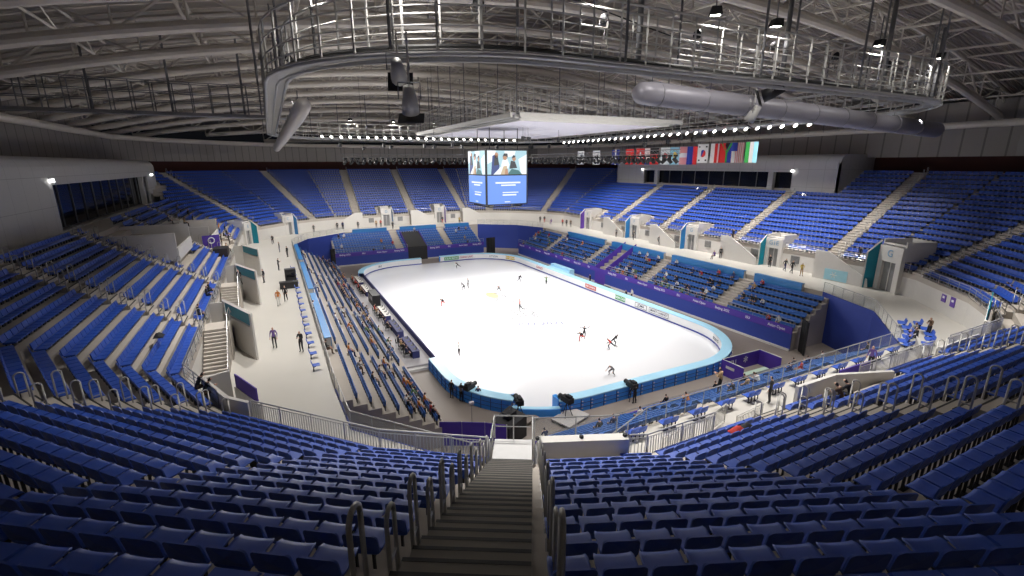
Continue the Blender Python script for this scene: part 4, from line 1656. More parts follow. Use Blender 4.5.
trs = [((-17, 22, 20.6), (17, 22, 20.6), 'black lighting truss hung across the far end of the ice'),
       ((17.5, 22, 20.6), (17.5, -15, 20.6), 'black lighting truss hung along the right side of the ice')]
mh = None
for ti, (a, b, lab) in enumerate(trs):
    t, c, rz, L = truss(a, b, lab)
    k = int(L/.95)
    a = Vector(a); b = Vector(b)
    for i in range(k):
        p = a+(b-a)*((i+.5)/k)
        if mh is None:
            m1 = MB(); m1.box((0, 0, -.35), (.34, .34, .18), BLACK)
            m1 = m1.build('p1')
            m2 = MB(); m2.box((-.19, 0, -.65), (.05, .14, .5), BLACK); m2.box((.19, 0, -.65), (.05, .14, .5), BLACK); m2 = m2.build('p2')
            m3 = MB(); m3.tube([(0, -.2, -.6), (0, 0, -.78), (0, .18, -1.0)], [.14, .17, .16], BLACK, 8); m3 = m3.build('p3')
            mh = [q.data for q in (m1, m2, m3)]
            for q in (m1, m2, m3):
                bpy.data.objects.remove(q)
        o = thing('moving_head_light', 'black moving-head light under the %s truss, %s from the %s' % (('far', 'right')[ti], ordn(i+1), ('left', 'far end')[ti]), 'stage light', (p.x, p.y, p.z), random.uniform(0, 6), 'moving heads under the %s truss' % ('far', 'right')[ti])
        o.scale = (1.5, 1.5, 1.35)
        for nme, me_ in zip(('base', 'yoke', 'head'), mh):
            q = bpy.data.objects.new(nme, me_); COL.objects.link(q); q.parent = o

FC = dict(w=(.75, .75, .75), r=(.65, .03, .03), b=(.02, .04, .3), g=(.03, .3, .06), c=(.25, .55, .7), y=(.8, .6, .05), k=(.01, .01, .01), p=(.7, .3, .3))
FM = {k: mat('flag_'+k, v, .8, var=.03) for k, v in FC.items()}


def flag(x, y, z, rz, pat, label, w_=1.5, h=2.2):
    t = thing('flag', label, 'flag', (x, y, z), rz)
    groups_ = {}
    for (poly, mk_) in pat:
        groups_.setdefault(mk_, []).append(poly)
    m = MB()
    for li, (poly, mk_) in enumerate(pat):
        m.extr([(a*w_-w_/2, -.006*li+.04*math.sin(a*7), -b*h) for a, b in poly], (0, -.02-.004*li, 0), FM[mk_])
    m.build('cloth', t)
    m = MB(); m.tube([(-w_/2-.1, 0, .03), (w_/2+.1, 0, .03)], .03, STEELD, 5)
    for xx in (-.5*w_, .5*w_):
        m.tube([(xx, 0, 0), (xx, 0, .6)], .012, BLACK, 3)
    m.build('hanging_bar', t)


def rc(x0, y0, x1, y1): return [(x0, y0), (x1, y0), (x1, y1), (x0, y1)]
def disc(cx, cy, r_, n=14): return [(cx+r_*math.cos(2*PI*k/n), cy+r_*.68*math.sin(2*PI*k/n)) for k in range(n)]
full = rc(0, 0, 1, 1)
FL = [
    ([(full, 'w'), (rc(.15, .3, .35, .6), 'k'), (rc(.5, .3, .8, .6), 'k')], 'white flag with black marks at the left of the flag line'),
    ([(full, 'w'), (rc(.2, .35, .45, .7), 'k'), (rc(.6, .3, .75, .7), 'k')], 'second white flag with black marks in the flag line'),
    ([(full, 'b'), (rc(.4, 0, .6, 1), 'w')], 'navy flag with a white stripe in the flag line'),
    ([(full, 'r'), (disc(.5, .5, .2), 'y')], 'red flag with a yellow centre, left of the two red ones'),
    ([(full, 'r'), (rc(.42, .2, .58, .8), 'w'), (rc(.2, .42, .8, .58), 'w')], 'red flag with a white cross in the flag line'),
    ([(full, 'w'), (rc(0, .7, 1, 1), 'b')], 'white flag with a blue foot in the flag line'),
    ([(full, 'r'), (rc(0, .0, 1, .35), 'k')], 'red and black flag in the flag line'),
    ([(full, 'w'), (disc(.5, .5, .28), 'r')], 'white flag with a red disc in the flag line'),
    ([(full, 'c'), (disc(.5, .45, .25), 'y')], 'sky blue flag with a yellow centre in the flag line'),
    ([(full, 'p'), (rc(0, .35, 1, .6), 'w')], 'pale red flag with a white band in the flag line'),
    ([(rc(0, 0, .34, 1), 'b'), (rc(.34, 0, .67, 1), 'b'), (rc(.6, 0, 1, 1), 'r')], 'blue and red flag just left of the white flag with the round emblem'),
    ([(full, 'w'), ([(.5+.27*math.cos(t), .5+.2*math.sin(t)) for t in np.linspace(-PI/3, 2*PI/3, 9)], 'r'), ([(.5+.27*math.cos(t), .5+.2*math.sin(t)) for t in np.linspace(2*PI/3, 5*PI/3, 9)], 'b'),
      (rc(.1, .1, .25, .18), 'k'), (rc(.75, .1, .9, .18), 'k'), (rc(.1, .82, .25, .9), 'k'), (rc(.75, .82, .9, .9), 'k')], 'white flag with a red and blue round emblem'),
    ([(full, 'w'), (rc(.35, 0, .65, 1), 'r'), (rc(.8, 0, 1, 1), 'r')], 'white and red striped flag right of the round-emblem flag'),
    ([(rc(0, 0, .5, 1), 'r'), (rc(.5, 0, 1, 1), 'b'), ([(0, 0), (.2, 0), (.5, .4), (.8, 0), (1, 0), (.58, .5), (.58, 1), (.42, 1), (.42, .5)], 'g'), ([(.25, 0), (.75, 0), (.5, .33)], 'k')], 'flag with a green Y shape between red and blue'),
    ([(full, 'w')]+[(rc(.02+k*.155, 0, .1+k*.155, 1), 'p') for k in range(7)]+[(rc(0, 0, .5, .42), 'b')], 'red and white striped flag with a blue corner'),
    ([(rc(0, 0, .33, 1), 'g'), (rc(.33, 0, .66, 1), 'w'), (rc(.66, 0, 1, 1), 'c')], 'green, white and sky blue flag at the right end of the flag line'),
]
FPOS = [(576.5, 90), (591, 90), (609, 90), (622, 88), (632, 86), (640, 84), (645, 83), (655, 80), (664, 78), (673, 76), (680, 74), (690, 72), (702, 70), (712, 69), (722, 68), (735, 66)]
import json
for (pat, lab), (xf, dep) in zip(FL, FPOS):
    # the flags hang in one row from the right side of the lighting rig outwards
    x = 19.0+ (xf-576)*0.0
    k_ = FL.index((pat, lab))
    fx, fy = 19.2, 30-k_*2.55 if k_ < 4 else 22.0-(k_-4)*2.3
    dirx = (xf-512)/FPX
    # point on the plane x = 19.2 in this heading
    h = YAW+math.atan(dirx/math.cos(PITCH))
    fy = CAM.y+(19.2-CAM.x)/math.tan(h)
    big = k_ > 10
    flag(fx, fy, 21.2 if not big else 21.4, R(-63), pat, lab, 1.2, 2.15)

# ------------------------------------------------------------------ air ducts
DUCT = mat('grey_duct', (.30, .29, .33), .45, .2, var=.08, scale=.5)
t = thing('air_duct', 'fat grey round air duct hanging under the right part of the ring catwalk', 'duct')
PTS_D = [(-5.6, -34, 23.6), (-4.6, -34, 23.6), (8, -34.0, 23.2), (22, -34.0, 22.7), (34, -33.4, 22.4)]
m = MB(); m.tube([(-6.0, -34, 23.6)]+PTS_D, [.35, .66]+[.74]*4, DUCT, 20); m.build('duct_body', t, True)
for k in range(9):
    m = MB()
    x = -4.2+k*4.1
    z = 23.55-(x+4.2)*.031
    m.tube([(x, -34.05, z+.7), (x, -34.05, ZR+.2)], .035, STEELD, 4)
    m.tube([(x, -34.0+.76*math.cos(a), z+.76*math.sin(a)) for a in np.linspace(0, 2*PI, 14)[:-1]], .03, STEELD, 4, closed=True)
    m.build('duct_hanger', t)
t = thing('air_duct', 'fat pale round air duct running away under the left side of the ring catwalk', 'duct')
m = MB(); m.tube([(-25.0, -24.2, 23.0), (-25.0, -23.6, 23.0), (-25.1, -18, 22.8), (-25.5, 0, 22.3), (-26, 28, 21.8)], [.3, .5, .55, .55, .55], mat('pale_duct', (.5, .47, .45), .45, .2), 18); m.build('duct_body', t, True)
for y in range(-22, 26, 6):
    m = MB()
    m.tube([(-25.2, y, 23.1), (-25.2, y, ZR+.2)], .035, STEELD, 4)
    m.build('duct_hanger', t)
# catwalk spur on the left
t = thing('side_catwalk', 'dark railed catwalk running from the ring to the left wall under the roof', 'catwalk')
m = MB(); m.box((-41, -2.5, 23.9), (28, 1.4, .3), STEELD); m.build('walkway', t)
for yy, nme in ((-3.2, 'near_railing'), (-1.8, 'far_railing')):
    m = MB()
    for zz in (1.0, 1.8, 2.7):
        m.tube([(-55, yy, 24+zz), (-27, yy, 24+zz)], .04, STEELD, 4)
    for k in range(19):
        m.tube([(-55+k*1.55, yy, 24), (-55+k*1.55, yy, 26.7)], .05, STEELD, 4)
    m.build(nme, t)
for k in range(5):
    m = MB()
    m.tube([(-53+k*6, -2.5, 24), (-53+k*6, -2.5, 31)], .1, STEELD, 6)
    m.build('hanger_rod', t)

# ------------------------------------------------------------------ people
def arm(side, sh, el, wr, hd):
    """shoulder, elbow, wrist, hand centre -> nodes with radii; five fingers"""
    out = [(sh, .062), (el, .046), (wr, .030), (hd, .034)]
    d = (Vector(hd)-Vector(wr)).normalized()
    u = Vector((side, 0, 0)) if abs(d.x) < .8 else Vector((0, 1, 0))
    u = (u-d*u.dot(d)).normalized(); n_ = d.cross(u)
    f = []
    for k, (off, L) in enumerate(((-.027, .065), (-.009, .082), (.010, .076), (.028, .058))):
        a = Vector(hd)+u*off+d*.035; b = a+d*L*.55+n_*.008; c = b+d*L*.4+n_*.02
        f.append([(a, .0105), (b, .0095), (c, .008)])
    a = Vector(hd)-u*.03-d*.01; b = a-u*.025+d*.03
    f.append([(a, .011), (b, .009)])
    return out, f


POSES = {
    'stand': dict(p=(0, 0, .94), c=(0, .0, 1.30), n=(0, .0, 1.47), h=(0, .03, 1.62), le=(.24, -.04, 1.13), lw=(.25, .06, .89), re=(-.24, -.04, 1.13), rw=(-.25, .06, .89), lk=(.10, .03, .50), la=(.11, -.02, .09), rk=(-.10, .03, .50), ra=(-.11, -.02, .09)),
    'walk': dict(p=(0, 0, .92), c=(0, .05, 1.28), n=(0, .07, 1.45), h=(0, .11, 1.60), le=(.23, -.12, 1.12), lw=(.22, -.10, .88), re=(-.23, .12, 1.12), rw=(-.21, .28, .95), lk=(.09, .20, .52), la=(.09, .22, .10), rk=(-.09, -.02, .48), ra=(-.09, -.32, .14)),
    'phone': dict(p=(0, 0, .94), c=(0, -.01, 1.30), n=(0, .01, 1.46), h=(0, .06, 1.60), le=(.22, .08, 1.10), lw=(.10, .28, 1.22), re=(-.22, .08, 1.10), rw=(-.08, .28, 1.20), lk=(.10, .02, .50), la=(.12, -.02, .09), rk=(-.10, .05, .50), ra=(-.13, .02, .09)),
    'sit': dict(p=(0, -.02, .54), c=(0, .0, .90), n=(0, .02, 1.07), h=(0, .06, 1.22), le=(.23, .05, .74), lw=(.15, .28, .62), re=(-.23, .05, .74), rw=(-.15, .28, .62), lk=(.12, .42, .52), la=(.13, .44, .09), rk=(-.12, .42, .52), ra=(-.13, .42, .09)),
    'lean': dict(p=(0, -.02, .54), c=(0, .14, .86), n=(0, .24, 1.0), h=(0, .32, 1.12), le=(.22, .30, .70), lw=(.07, .48, .72), re=(-.22, .30, .70), rw=(-.07, .48, .74), lk=(.12, .42, .52), la=(.13, .38, .09), rk=(-.12, .42, .52), ra=(-.13, .46, .09)),
    'skate': dict(p=(0, -.05, .84), c=(0, .22, 1.10), n=(0, .34, 1.20), h=(0, .44, 1.30), le=(.32, .10, .98), lw=(.52, .02, 1.0), re=(-.32, .28, .98), rw=(-.50, .42, .92), lk=(.10, .22, .48), la=(.10, .06, .12), rk=(-.14, -.30, .55), ra=(-.22, -.68, .42)),
    'crouch': dict(p=(0, -.12, .66), c=(0, .20, .92), n=(0, .33, 1.0), h=(0, .44, 1.08), le=(.30, .22, .74), lw=(.34, .42, .60), re=(-.30, .22, .74), rw=(-.34, .42, .60), lk=(.22, .20, .44), la=(.30, .0, .12), rk=(-.22, .20, .44), ra=(-.30, .0, .12)),
    'armsup': dict(p=(0, 0, .92), c=(0, -.02, 1.28), n=(0, -.02, 1.45), h=(0, .0, 1.60), le=(.36, .05, 1.42), lw=(.55, .12, 1.62), re=(-.34, .05, 1.30), rw=(-.56, .12, 1.34), lk=(.08, .05, .50), la=(.05, .0, .12), rk=(-.16, -.16, .52), ra=(-.20, -.44, .30)),
}


def skin_body(name, q):
    V_ = []; E_ = []; Rr = []; lab = []
    def node(p, r_, par, l):
        V_.append(Vector(p)); Rr.append(r_)
        if par is not None:
            E_.append((par, len(V_)-1)); lab.append(l)
        return len(V_)-1
    P, C_, N_, H_ = (Vector(q[k]) for k in 'pcnh')
    p0 = node(P, .125, None, 'bottom')
    m1 = node(P.lerp(C_, .45), .115, p0, 'top')
    c0 = node(C_, .135, m1, 'top')
    c1 = node(C_.lerp(N_, .6), .10, c0, 'top')
    n0_ = node(N_, .052, c1, 'skin')
    d = (H_-N_).normalized()
    h0 = node(N_+d*.07, .07, n0_, 'skin')
    h1 = node(H_, .098, h0, 'head')
    node(H_+d*.085, .065, h1, 'hair')
    node(H_+Vector((0, .105, -.01)), .02, h1, 'skin')
    ax = Vector((1, 0, 0))
    for sd_, e, w_ in ((1, 'le', 'lw'), (-1, 're', 'rw')):
        sh = C_.lerp(N_, .55)+ax*sd_*.165
        E0, W0 = Vector(q[e]), Vector(q[w_])
        ch, fing = arm(sd_, sh, E0, W0, W0+(W0-E0).normalized()*.07)
        a = node(ch[0][0], ch[0][1], c1, 'top'); b = node(ch[1][0], ch[1][1], a, 'top'); c = node(ch[2][0], ch[2][1], b, 'top'); dd_ = node(ch[3][0], ch[3][1], c, 'skin')
        for f in fing:
            pr = dd_
            for (pp, rr_) in f:
                pr = node(pp, rr_, pr, 'skin')
    for sd_, k, a_ in ((1, 'lk', 'la'), (-1, 'rk', 'ra')):
        hp = node(P+ax*sd_*.095+Vector((0, 0, -.05)), .092, p0, 'bottom')
        K, A_ = Vector(q[k]), Vector(q[a_])
        kn = node(K, .062, hp, 'bottom')
        cf = node(K.lerp(A_, .4), .056, kn, 'bottom')
        an = node(A_, .04, cf, 'bottom')
        sh_ = (A_-K).normalized()
        fwd = Vector((0, 1, 0)); fwd = (fwd-sh_*fwd.dot(sh_)).normalized()
        he = node(A_+sh_*.045-fwd*.02, .04, an, 'shoe')
        node(A_+sh_*.055+fwd*.14, .034, he, 'shoe')
    me = bpy.data.meshes.new(name); me.from_pydata([tuple(v) for v in V_], E_, [])
    o = bpy.data.objects.new(name, me); COL.objects.link(o)
    md = o.modifiers.new('skin', 'SKIN'); md.use_smooth_shade = True
    for i_, sv in enumerate(me.skin_vertices[0].data):
        sv.radius = (Rr[i_], Rr[i_]*(.78 if lab and i_ in (0, 1, 2) else 1)); sv.use_root = (i_ == 0)
    md2 = o.modifiers.new('sub', 'SUBSURF'); md2.levels = 1; md2.render_levels = 1
    dg = bpy.context.evaluated_depsgraph_get(); dg.update()
    out = bpy.data.meshes.new_from_object(o.evaluated_get(dg))
    bpy.data.objects.remove(o)
    out.materials.clear()
    for m_ in (SKIN, BLACK, BLACK, BLACK, HAIR):
        out.materials.append(m_)
    S_ = [(V_[a], V_[b], l) for (a, b), l in zip(E_, lab)]
    idx = {'skin': 0, 'top': 1, 'bottom': 2, 'shoe': 3, 'hair': 4}
    mi_ = []
    for pl in out.polygons:
        c = pl.center; best = 1e9; bl = 'top'
        for a, b, l in S_:
            ab = b-a; t_ = max(0, min(1, (c-a).dot(ab)/max(1e-9, ab.length_squared)))
            dist = (a+ab*t_-c).length
            if dist < best:
                best = dist; bl = l
        if bl == 'head' or bl == 'hair' or (bl == 'skin' and (c-H_).length < .16):
            bl = 'hair' if (c.y < H_.y+.02 or c.z > H_.z+.07) and c.z > H_.z-.07 else 'skin'
        mi_.append(idx[bl])
    out.polygons.foreach_set('material_index', mi_)
    out.polygons.foreach_set('use_smooth', [True]*len(mi_))
    return out


BODY = {k: skin_body('body_'+k, v) for k, v in POSES.items()}
CLO = dict(black=(.015, .015, .018), navy=(.02, .03, .10), red=(.45, .03, .02), white=(.62, .62, .60), grey=(.16, .16, .17), tan=(.42, .28, .15), orange=(.55, .18, .03), purple=(.14, .08, .28), green=(.12, .22, .10), blue=(.05, .16, .45), yellow=(.55, .42, .08), brown=(.12, .07, .04))
CM = {k: mat('cloth_'+k, v, .8, var=.06) for k, v in CLO.items()}
KNIT = mat('skate_boot', (.6, .6, .6), .4, var=.03)


def person(pose, x, y, z, rz, top, bot, label, group=None, shoe=None, skater=False):
    o = bpy.data.objects.new('person', BODY[pose]); COL.objects.link(o)
    o.location = (x, y, z); o.rotation_euler = (0, 0, rz)
    for i_, m_ in ((1, CM[top]), (2, CM[bot]), (3, shoe or BLACK)):
        o.material_slots[i_].link = 'OBJECT'; o.material_slots[i_].material = m_
    tag(o, label, 'person', group)
    return o


BLADE = None
def blades(o, pose):
    q = POSES[pose]
    for k in ('la', 'ra'):
        m = MB(); a = Vector(q[k])
        m.box((a.x, a.y+.05, a.z-.10), (.012, .28, .035), STEEL); m.box((a.x, a.y+.05, a.z-.075), (.03, .2, .03), STEEL)
        m.build('skate_blade', o)


SK = [(2.2, 23.1, 'skate', 2.0, 'black', 'black', 'skater in black bent forward near the far right boards'), (-2.3, 8.1, 'crouch', .5, 'grey', 'black', 'left skater of the pair left of the yellow ice mark'),
      (-1.4, 8.5, 'stand', .9, 'grey', 'black', 'right skater of the pair left of the yellow ice mark'), (2.0, 4.3, 'crouch', 2.6, 'grey', 'black', 'crouching skater in grey beside the painted lettering at centre ice'),
      (7.4, 7.8, 'skate', -1.0, 'black', 'grey', 'skater in black gliding on the far right half of the ice'), (10.5, 4.3, 'armsup', 3.0, 'green', 'black', 'skater in dark green nearest the right boards'),
      (-8.2, .9, 'skate', 2.5, 'black', 'red', 'skater in black and red nearest the judges on the left'), (.5, -5.6, 'armsup', 1.2, 'red', 'black', 'upright skater in red top and black trousers right of the painted lettering'),
      (1.2, -18.9, 'skate', 2.2, 'black', 'red', 'skater in black top and red trousers leaning low, nearer centre'), (2.0, -18.4, 'armsup', -.9, 'black', 'black', 'skater in black partnering the one in red trousers'),
      (2.7, -22.2, 'skate', 1.4, 'red', 'black', 'left skater of the red and black pair near the right end'), (3.6, -21.6, 'skate', -1.8, 'black', 'black', 'right skater of the red and black pair near the right end'),
      (-1.1, -27.3, 'crouch', 1.9, 'grey', 'black', 'crouching skater in grey nearest the near boards'), (-12.3, -16.7, 'armsup', .2, 'white', 'black', 'skater in white top with red sleeve nearest the left corner')]
for x, y, ps, rz, tp, bt, lb in SK:
    o = person(ps, x, y, .03+.02, rz, tp, bt, lb, shoe=KNIT)
    blades(o, ps)

WK = [(-28.7, -20.6, 5.5, 'stand', 2.9, 'purple', 'black', 'person with purple backpack standing on the left walkway beside the stairs'), (-26.9, -22.4, 5.5, 'phone', 2.6, 'black', 'black', 'person in black looking at a phone on the left walkway'),
      (-28.2, -8.2, 5.5, 'walk', 3.1, 'orange', 'white', 'person in orange top and white trousers walking on the left walkway'), (-27.5, -6.7, 5.5, 'walk', 3.0, 'black', 'black', 'person in black walking beside the orange-topped one'),
      (-28.4, 34.2, 5.5, 'walk', 3.0, 'black', 'black', 'person in black at the far end of the left walkway'), (-27.5, 25.0, 5.5, 'stand', 1.5, 'black', 'navy', 'person in dark clothes beyond the black cabinet on the left walkway'),
      (-26.5, 19.8, 5.5, 'stand', 1.0, 'black', 'black', 'person in black by the rail beyond the black cabinet'), (-27.9, 9.9, 5.5, 'phone', -1.8, 'black', 'black', 'person in black standing just past the black cabinet'),
      (-31.5, -5.2, 7.3, 'walk', 2.9, 'black', 'black', 'person in black on the stair beside the left walkway'), (-29.6, 3.2, 5.5, 'stand', 2.0, 'black', 'grey', 'person in black left of the black cabinet'),
      (-25.2, -10.6, 5.0, 'sit', -1.57, 'white', 'black', 'person in white shirt seated at the blue counter on the left'), (-25.2, -22.6, 5.0, 'sit', -1.57, 'black', 'brown', 'person in black seated at the near end of the blue counter'),
      (-2.7, -43.6, 5.5, 'stand', .4, 'black', 'black', 'person in black standing on the near concourse by the single seats'), (18.7, -42.3, 5.5, 'phone', 1.2, 'brown', 'black', 'person in dark brown standing at the near right corner of the concourse'),
      (7.8, -43.6, 5.5, 'stand', 1.6, 'purple', 'black', 'person in purple vest standing behind the near right railing'), (-4.3, -41.4, 5.5, 'phone', .3, 'tan', 'black', 'person in tan top by the near concourse rail'),
      (16.3, -42.5, 5.5, 'sit', .6, 'black', 'black', 'left one of two people in black seated at the near right corner'), (17.6, -41.9, 5.5, 'sit', .6, 'grey', 'black', 'right one of two people in dark clothes seated at the near right corner'),
      (6.6, -39.8, 3.6, 'sit', .2, 'red', 'tan', 'person with dark hair and red top seated above the purple pen'), (.6, -39.8, 3.6, 'sit', .0, 'tan', 'black', 'person in tan seated at the top of the near lower stand'),
      (31.0, -22.6, 5.5, 'walk', 2.9, 'black', 'black', 'first of two people in black by the G1E portal steps'), (31.4, -21.4, 5.5, 'walk', 2.9, 'black', 'navy', 'second of two people in dark clothes by the G1E portal steps'),
      (31.9, -18.9, 5.5, 'stand', 1.57, 'black', 'black', 'person in black in the G1E doorway'), (30.5, -24.2, 5.5, 'phone', 2.5, 'yellow', 'tan', 'person in yellow top near the G1E portal'),
      (33.6, -28.8, 8.0, 'stand', 1.2, 'black', 'black', 'person in black at the front rail of the right upper stand'), (33.5, -11.4, 8.0, 'stand', 1.5, 'black', 'black', 'person in black at the foot of the second right aisle'),
      (30.8, 12.4, 5.5, 'stand', 2, 'grey', 'black', 'grey-topped person in the group by the third right portal'), (31.4, 11.5, 5.5, 'stand', 1, 'white', 'black', 'white-topped person in the group by the third right portal'),
      (31.5, 8.3, 5.5, 'walk', 3, 'black', 'black', 'person in black beside the second portal louvre'), (31.3, 1.5, 5.5, 'walk', 3, 'black', 'black', 'person in black between the right stair flights'),
      (29.8, -11.5, 5.5, 'sit', 1.5, 'purple', 'black', 'person in purple sitting on the right concourse'), (31.0, -11.6, 5.5, 'stand', 2, 'black', 'black', 'person in black bending over the seated person in purple'),
      (29.3, 39.1, 5.5, 'stand', 2.6, 'black', 'black', 'left of two dark figures at the far right corner of the concourse'), (30.2, 38.6, 5.5, 'stand', 2.9, 'black', 'red', 'right of two dark figures at the far right corner of the concourse'),
      (30.6, 31.2, 5.5, 'stand', 2.2, 'red', 'black', 'red-topped figure in the group by the far right stairs'), (30.9, 30.0, 5.5, 'stand', 2.2, 'black', 'black', 'black-clad figure in the group by the far right stairs'), (31.2, 28.8, 5.5, 'stand', 2.4, 'brown', 'black', 'brown-topped figure in the group by the far right stairs'),
      (30.4, 35.8, 5.5, 'sit', 2.2, 'purple', 'purple', 'figure in purple sitting at the far right corner'),
      (-20.6, 47.0, 5.5, 'stand', 2.9, 'black', 'black', 'figure in black at the far left corner portal'), (-15.7, 49.0, 5.5, 'stand', 2.9, 'black', 'black', 'left of two black figures on the far concourse'), (-14.5, 49.4, 5.5, 'stand', 3.3, 'navy', 'black', 'right of two dark figures on the far concourse'),
      (-11.4, 48.6, 5.5, 'stand', 3, 'black', 'black', 'lone figure in black below the left far aisle'), (-4.7, 44.6, 5.5, 'walk', 3.1, 'black', 'black', 'figure in black at the head of the left aisle of the far lower stand'), (-6.3, 49.4, 5.5, 'stand', 3, 'red', 'black', 'figure in red beside the left far portal'),
      (-7.4, 49.0, 5.5, 'stand', 3, 'tan', 'black', 'figure in tan beside the left far portal'), (8.3, 49.5, 5.5, 'stand', 3, 'black', 'red', 'figure in the doorway of the right far portal'), (11.5, 46.5, 5.5, 'phone', 3, 'yellow', 'black', 'figure in yellow on the far concourse'),
      (-15.9, -24.6, 0, 'stand', -.8, 'black', 'black', 'left camera operator in black at the near left boards'), (-15.4, -25.5, 0, 'phone', -.9, 'grey', 'black', 'second camera operator in grey and black at the near left boards'),
      (-14.3, -26.6, 0, 'phone', -.6, 'navy', 'black', 'camera operator in navy at the near left boards, by the tripod'), (-2.7, -32.3, 0, 'phone', .1, 'black', 'black', 'camera operator in black kneeling by the near boards'),
      (17.3, -7.2, 0, 'sit', 1.57, 'black', 'black', 'person in black by the right boards'), (17.4, -8.3, 0, 'stand', 1.57, 'white', 'black', 'person in white by the right boards'), (17.6, 2.2, 0, 'phone', 1.57, 'black', 'black', 'person in black at the passage under the right stand'),
      (-7.2, -49.4, 8.9, 'lean', .2, 'black', 'black', 'spare')]
for a in WK[:-1]:
    x, y, z, ps, rz, tp, bt, lb = a
    person(ps, x, y, z if ps not in ('sit', 'lean') or z != 5.5 else z, rz, tp, bt, lb)
# two people on the near right seats
for (x, y, r_, tp, lb) in ((-5.9, None, 1, 'brown', 'left of two people with dark hair seated behind the near right parapet'), (-5.2, None, 1, 'black', 'right of two people seated behind the near right parapet')):
    yy = -47.5-(r_*PITCHD+.55)+.06
    person('lean', x, yy, zfl(r_), 0, tp, 'black', lb)

# crew and guests in the left stand
rng = random.Random(3)
CR = [(-38.3, 23.4), (-37.2, 24.4), (-36.0, 23.5), (-35.4, 25.2), (-34.6, 21.6), (-34.4, 24.4), (-33.9, 19.8), (-36.8, 26.4), (-35.9, 27.6), (-34.8, 27.2), (-34.4, 14.9), (-33.8, 12.8), (-36.3, 17.4), (-35.4, 11.2), (-39.2, 26.8), (-40.6, 27.4), (-38.6, 17.8), (-40.1, 16.4)]
for k, (x, y) in enumerate(CR):
    r_ = int((-33-x)/PITCHD); tp = rng.choice(['black', 'black', 'navy', 'orange', 'black', 'tan'])
    person(rng.choice(['stand', 'phone', 'stand', 'sit']), x, y, zfl(r_), rng.uniform(-2, -1), tp, 'black', 'person in %s top among the crew on the left stand, %s from the walkway' % (tp, ordn(sorted(CR, key=lambda q: -q[0]).index((x, y))+1)))
for k, (x, y, tp, lb) in enumerate([(-33.0-.4, -11.4, 'black', 'person in black seated in the left stand, farthest of three by the opening'), (-33.0-.4, -13.0, 'black', 'person in black seated in the left stand, middle of three by the opening'), (-32.6-.75, -19.0, 'black', 'person in black seated in the left stand, nearest of three by the opening')]):
    person('sit', x-.12, y, zfl(0), -PI/2, tp, 'black', lb)
for k, (x, y) in enumerate([(-31.9, -33.1), (-31.5, -34.0)]):
    person('lean', x-.1, y, zfl(0), R(-66), 'black', 'brown', '%s of two people in black seated above the purple sign in the left corner' % ('left', 'right')[k])
# camera crew at the near right corner of the upper stand
for k, (x, y) in enumerate([(24.5, -45.3), (25.3, -44.7), (26.2, -44.2)]):
    person('lean', x, y, Z0+.45, R(35), 'black', 'black', '%s of three people in black huddled above the near right sign' % ('left', 'middle', 'right')[k])


def coat_pile(x, y, z, rz, label, mats_):
    t = thing('coat_pile', label, 'clothes', (x, y, z), rz)
    for k, mm in enumerate(mats_):
        m = MB(); rr_ = random.Random(k+int(x*10))
        vs = []; nx, ny = 8, 6
        for i in range(nx+1):
            for j in range(ny+1):
                u, v = i/nx*2-1, j/ny*2-1
                h = max(0, 1-u*u*.9)*max(0, 1-v*v*.9)
                vs.append((k*.5+u*.33+rr_.uniform(-.02, .02), v*.24+rr_.uniform(-.02, .02), .02+h*.24+rr_.uniform(-.025, .025)))
        nb = len(vs)
        vs += [(a, b, 0) for a, b, c in vs]
        fs = [(i*(ny+1)+j, (i+1)*(ny+1)+j, (i+1)*(ny+1)+j+1, i*(ny+1)+j+1) for i in range(nx) for j in range(ny)]
        fs += [tuple(nb+q for q in f[::-1]) for f in fs]
        m.add(vs, fs, mm); m.build('coat', t, True)
    return t


a_, b_ = frow(4, PITCHD*1+.55)
coat_pile(-12.2, a_.y+.2, zfl(1)+.44, 0, 'red jacket and black bag lying on the near right seats', [CM['red'], CM['black']])
coat_pile(4.6, -47.5-.35, zfl(0)+.44, 0, 'small pink-red cloth left on a seat before the second right aisle', [CM['red']]).scale = (.5, .5, .3)
coat_pile(-34.4, -27.0, zfl(2)+.5, PI/2, 'black bag on a seat in the left stand', [CM['black']])

# spectators and officials in the lower stands
def spectators(nm, want, where, fr_rows):
    pool = [s for s in low_seats if s[4] == nm]
    r_ = random.Random(hash(nm) % 97 if False else len(nm)*13)
    picked = []
    while len(picked) < want:
        s = r_.choice(pool)
        if r_.random() > fr_rows(s) or any((s[0]-q[0])**2+(s[1]-q[1])**2 < .2 for q in picked):
            continue
        picked.append(s)
    picked.sort(key=lambda s: (s[5], (s[0]-CAM.x)**2+(s[1]-CAM.y)**2))
    cnt = {}
    for s in picked:
        cnt[s[5]] = cnt.get(s[5], 0)+1
        tp = r_.choice(['black', 'black', 'navy', 'white', 'red', 'tan', 'grey', 'white', 'orange', 'green', 'black']); bt = r_.choice(['black', 'navy', 'grey', 'brown'])
        person(r_.choice(['sit', 'sit', 'lean']), s[0]+.04*math.sin(s[3]), s[1], s[2], s[3], tp, bt, 'seated person in %s top, %s lower stand, row %d, %s from the near end' % (tp, where, s[5]+1, ordn(cnt[s[5]])), 'spectators in the %s lower stand' % where)


spectators('right', 78, 'right', lambda s: (1.0 if s[5] < 3 else .45)*(1.6 if 6 < s[6] < 30 else .55)/1.6)
spectators('left', 72, 'left', lambda s: (1.0 if s[5] < 3 else .22)*(1 if s[6] > 8 else 1))
spectators('far', 14, 'far', lambda s: .6 if s[6] > 20 else .3)
spectators('near', 16, 'near', lambda s: 1)

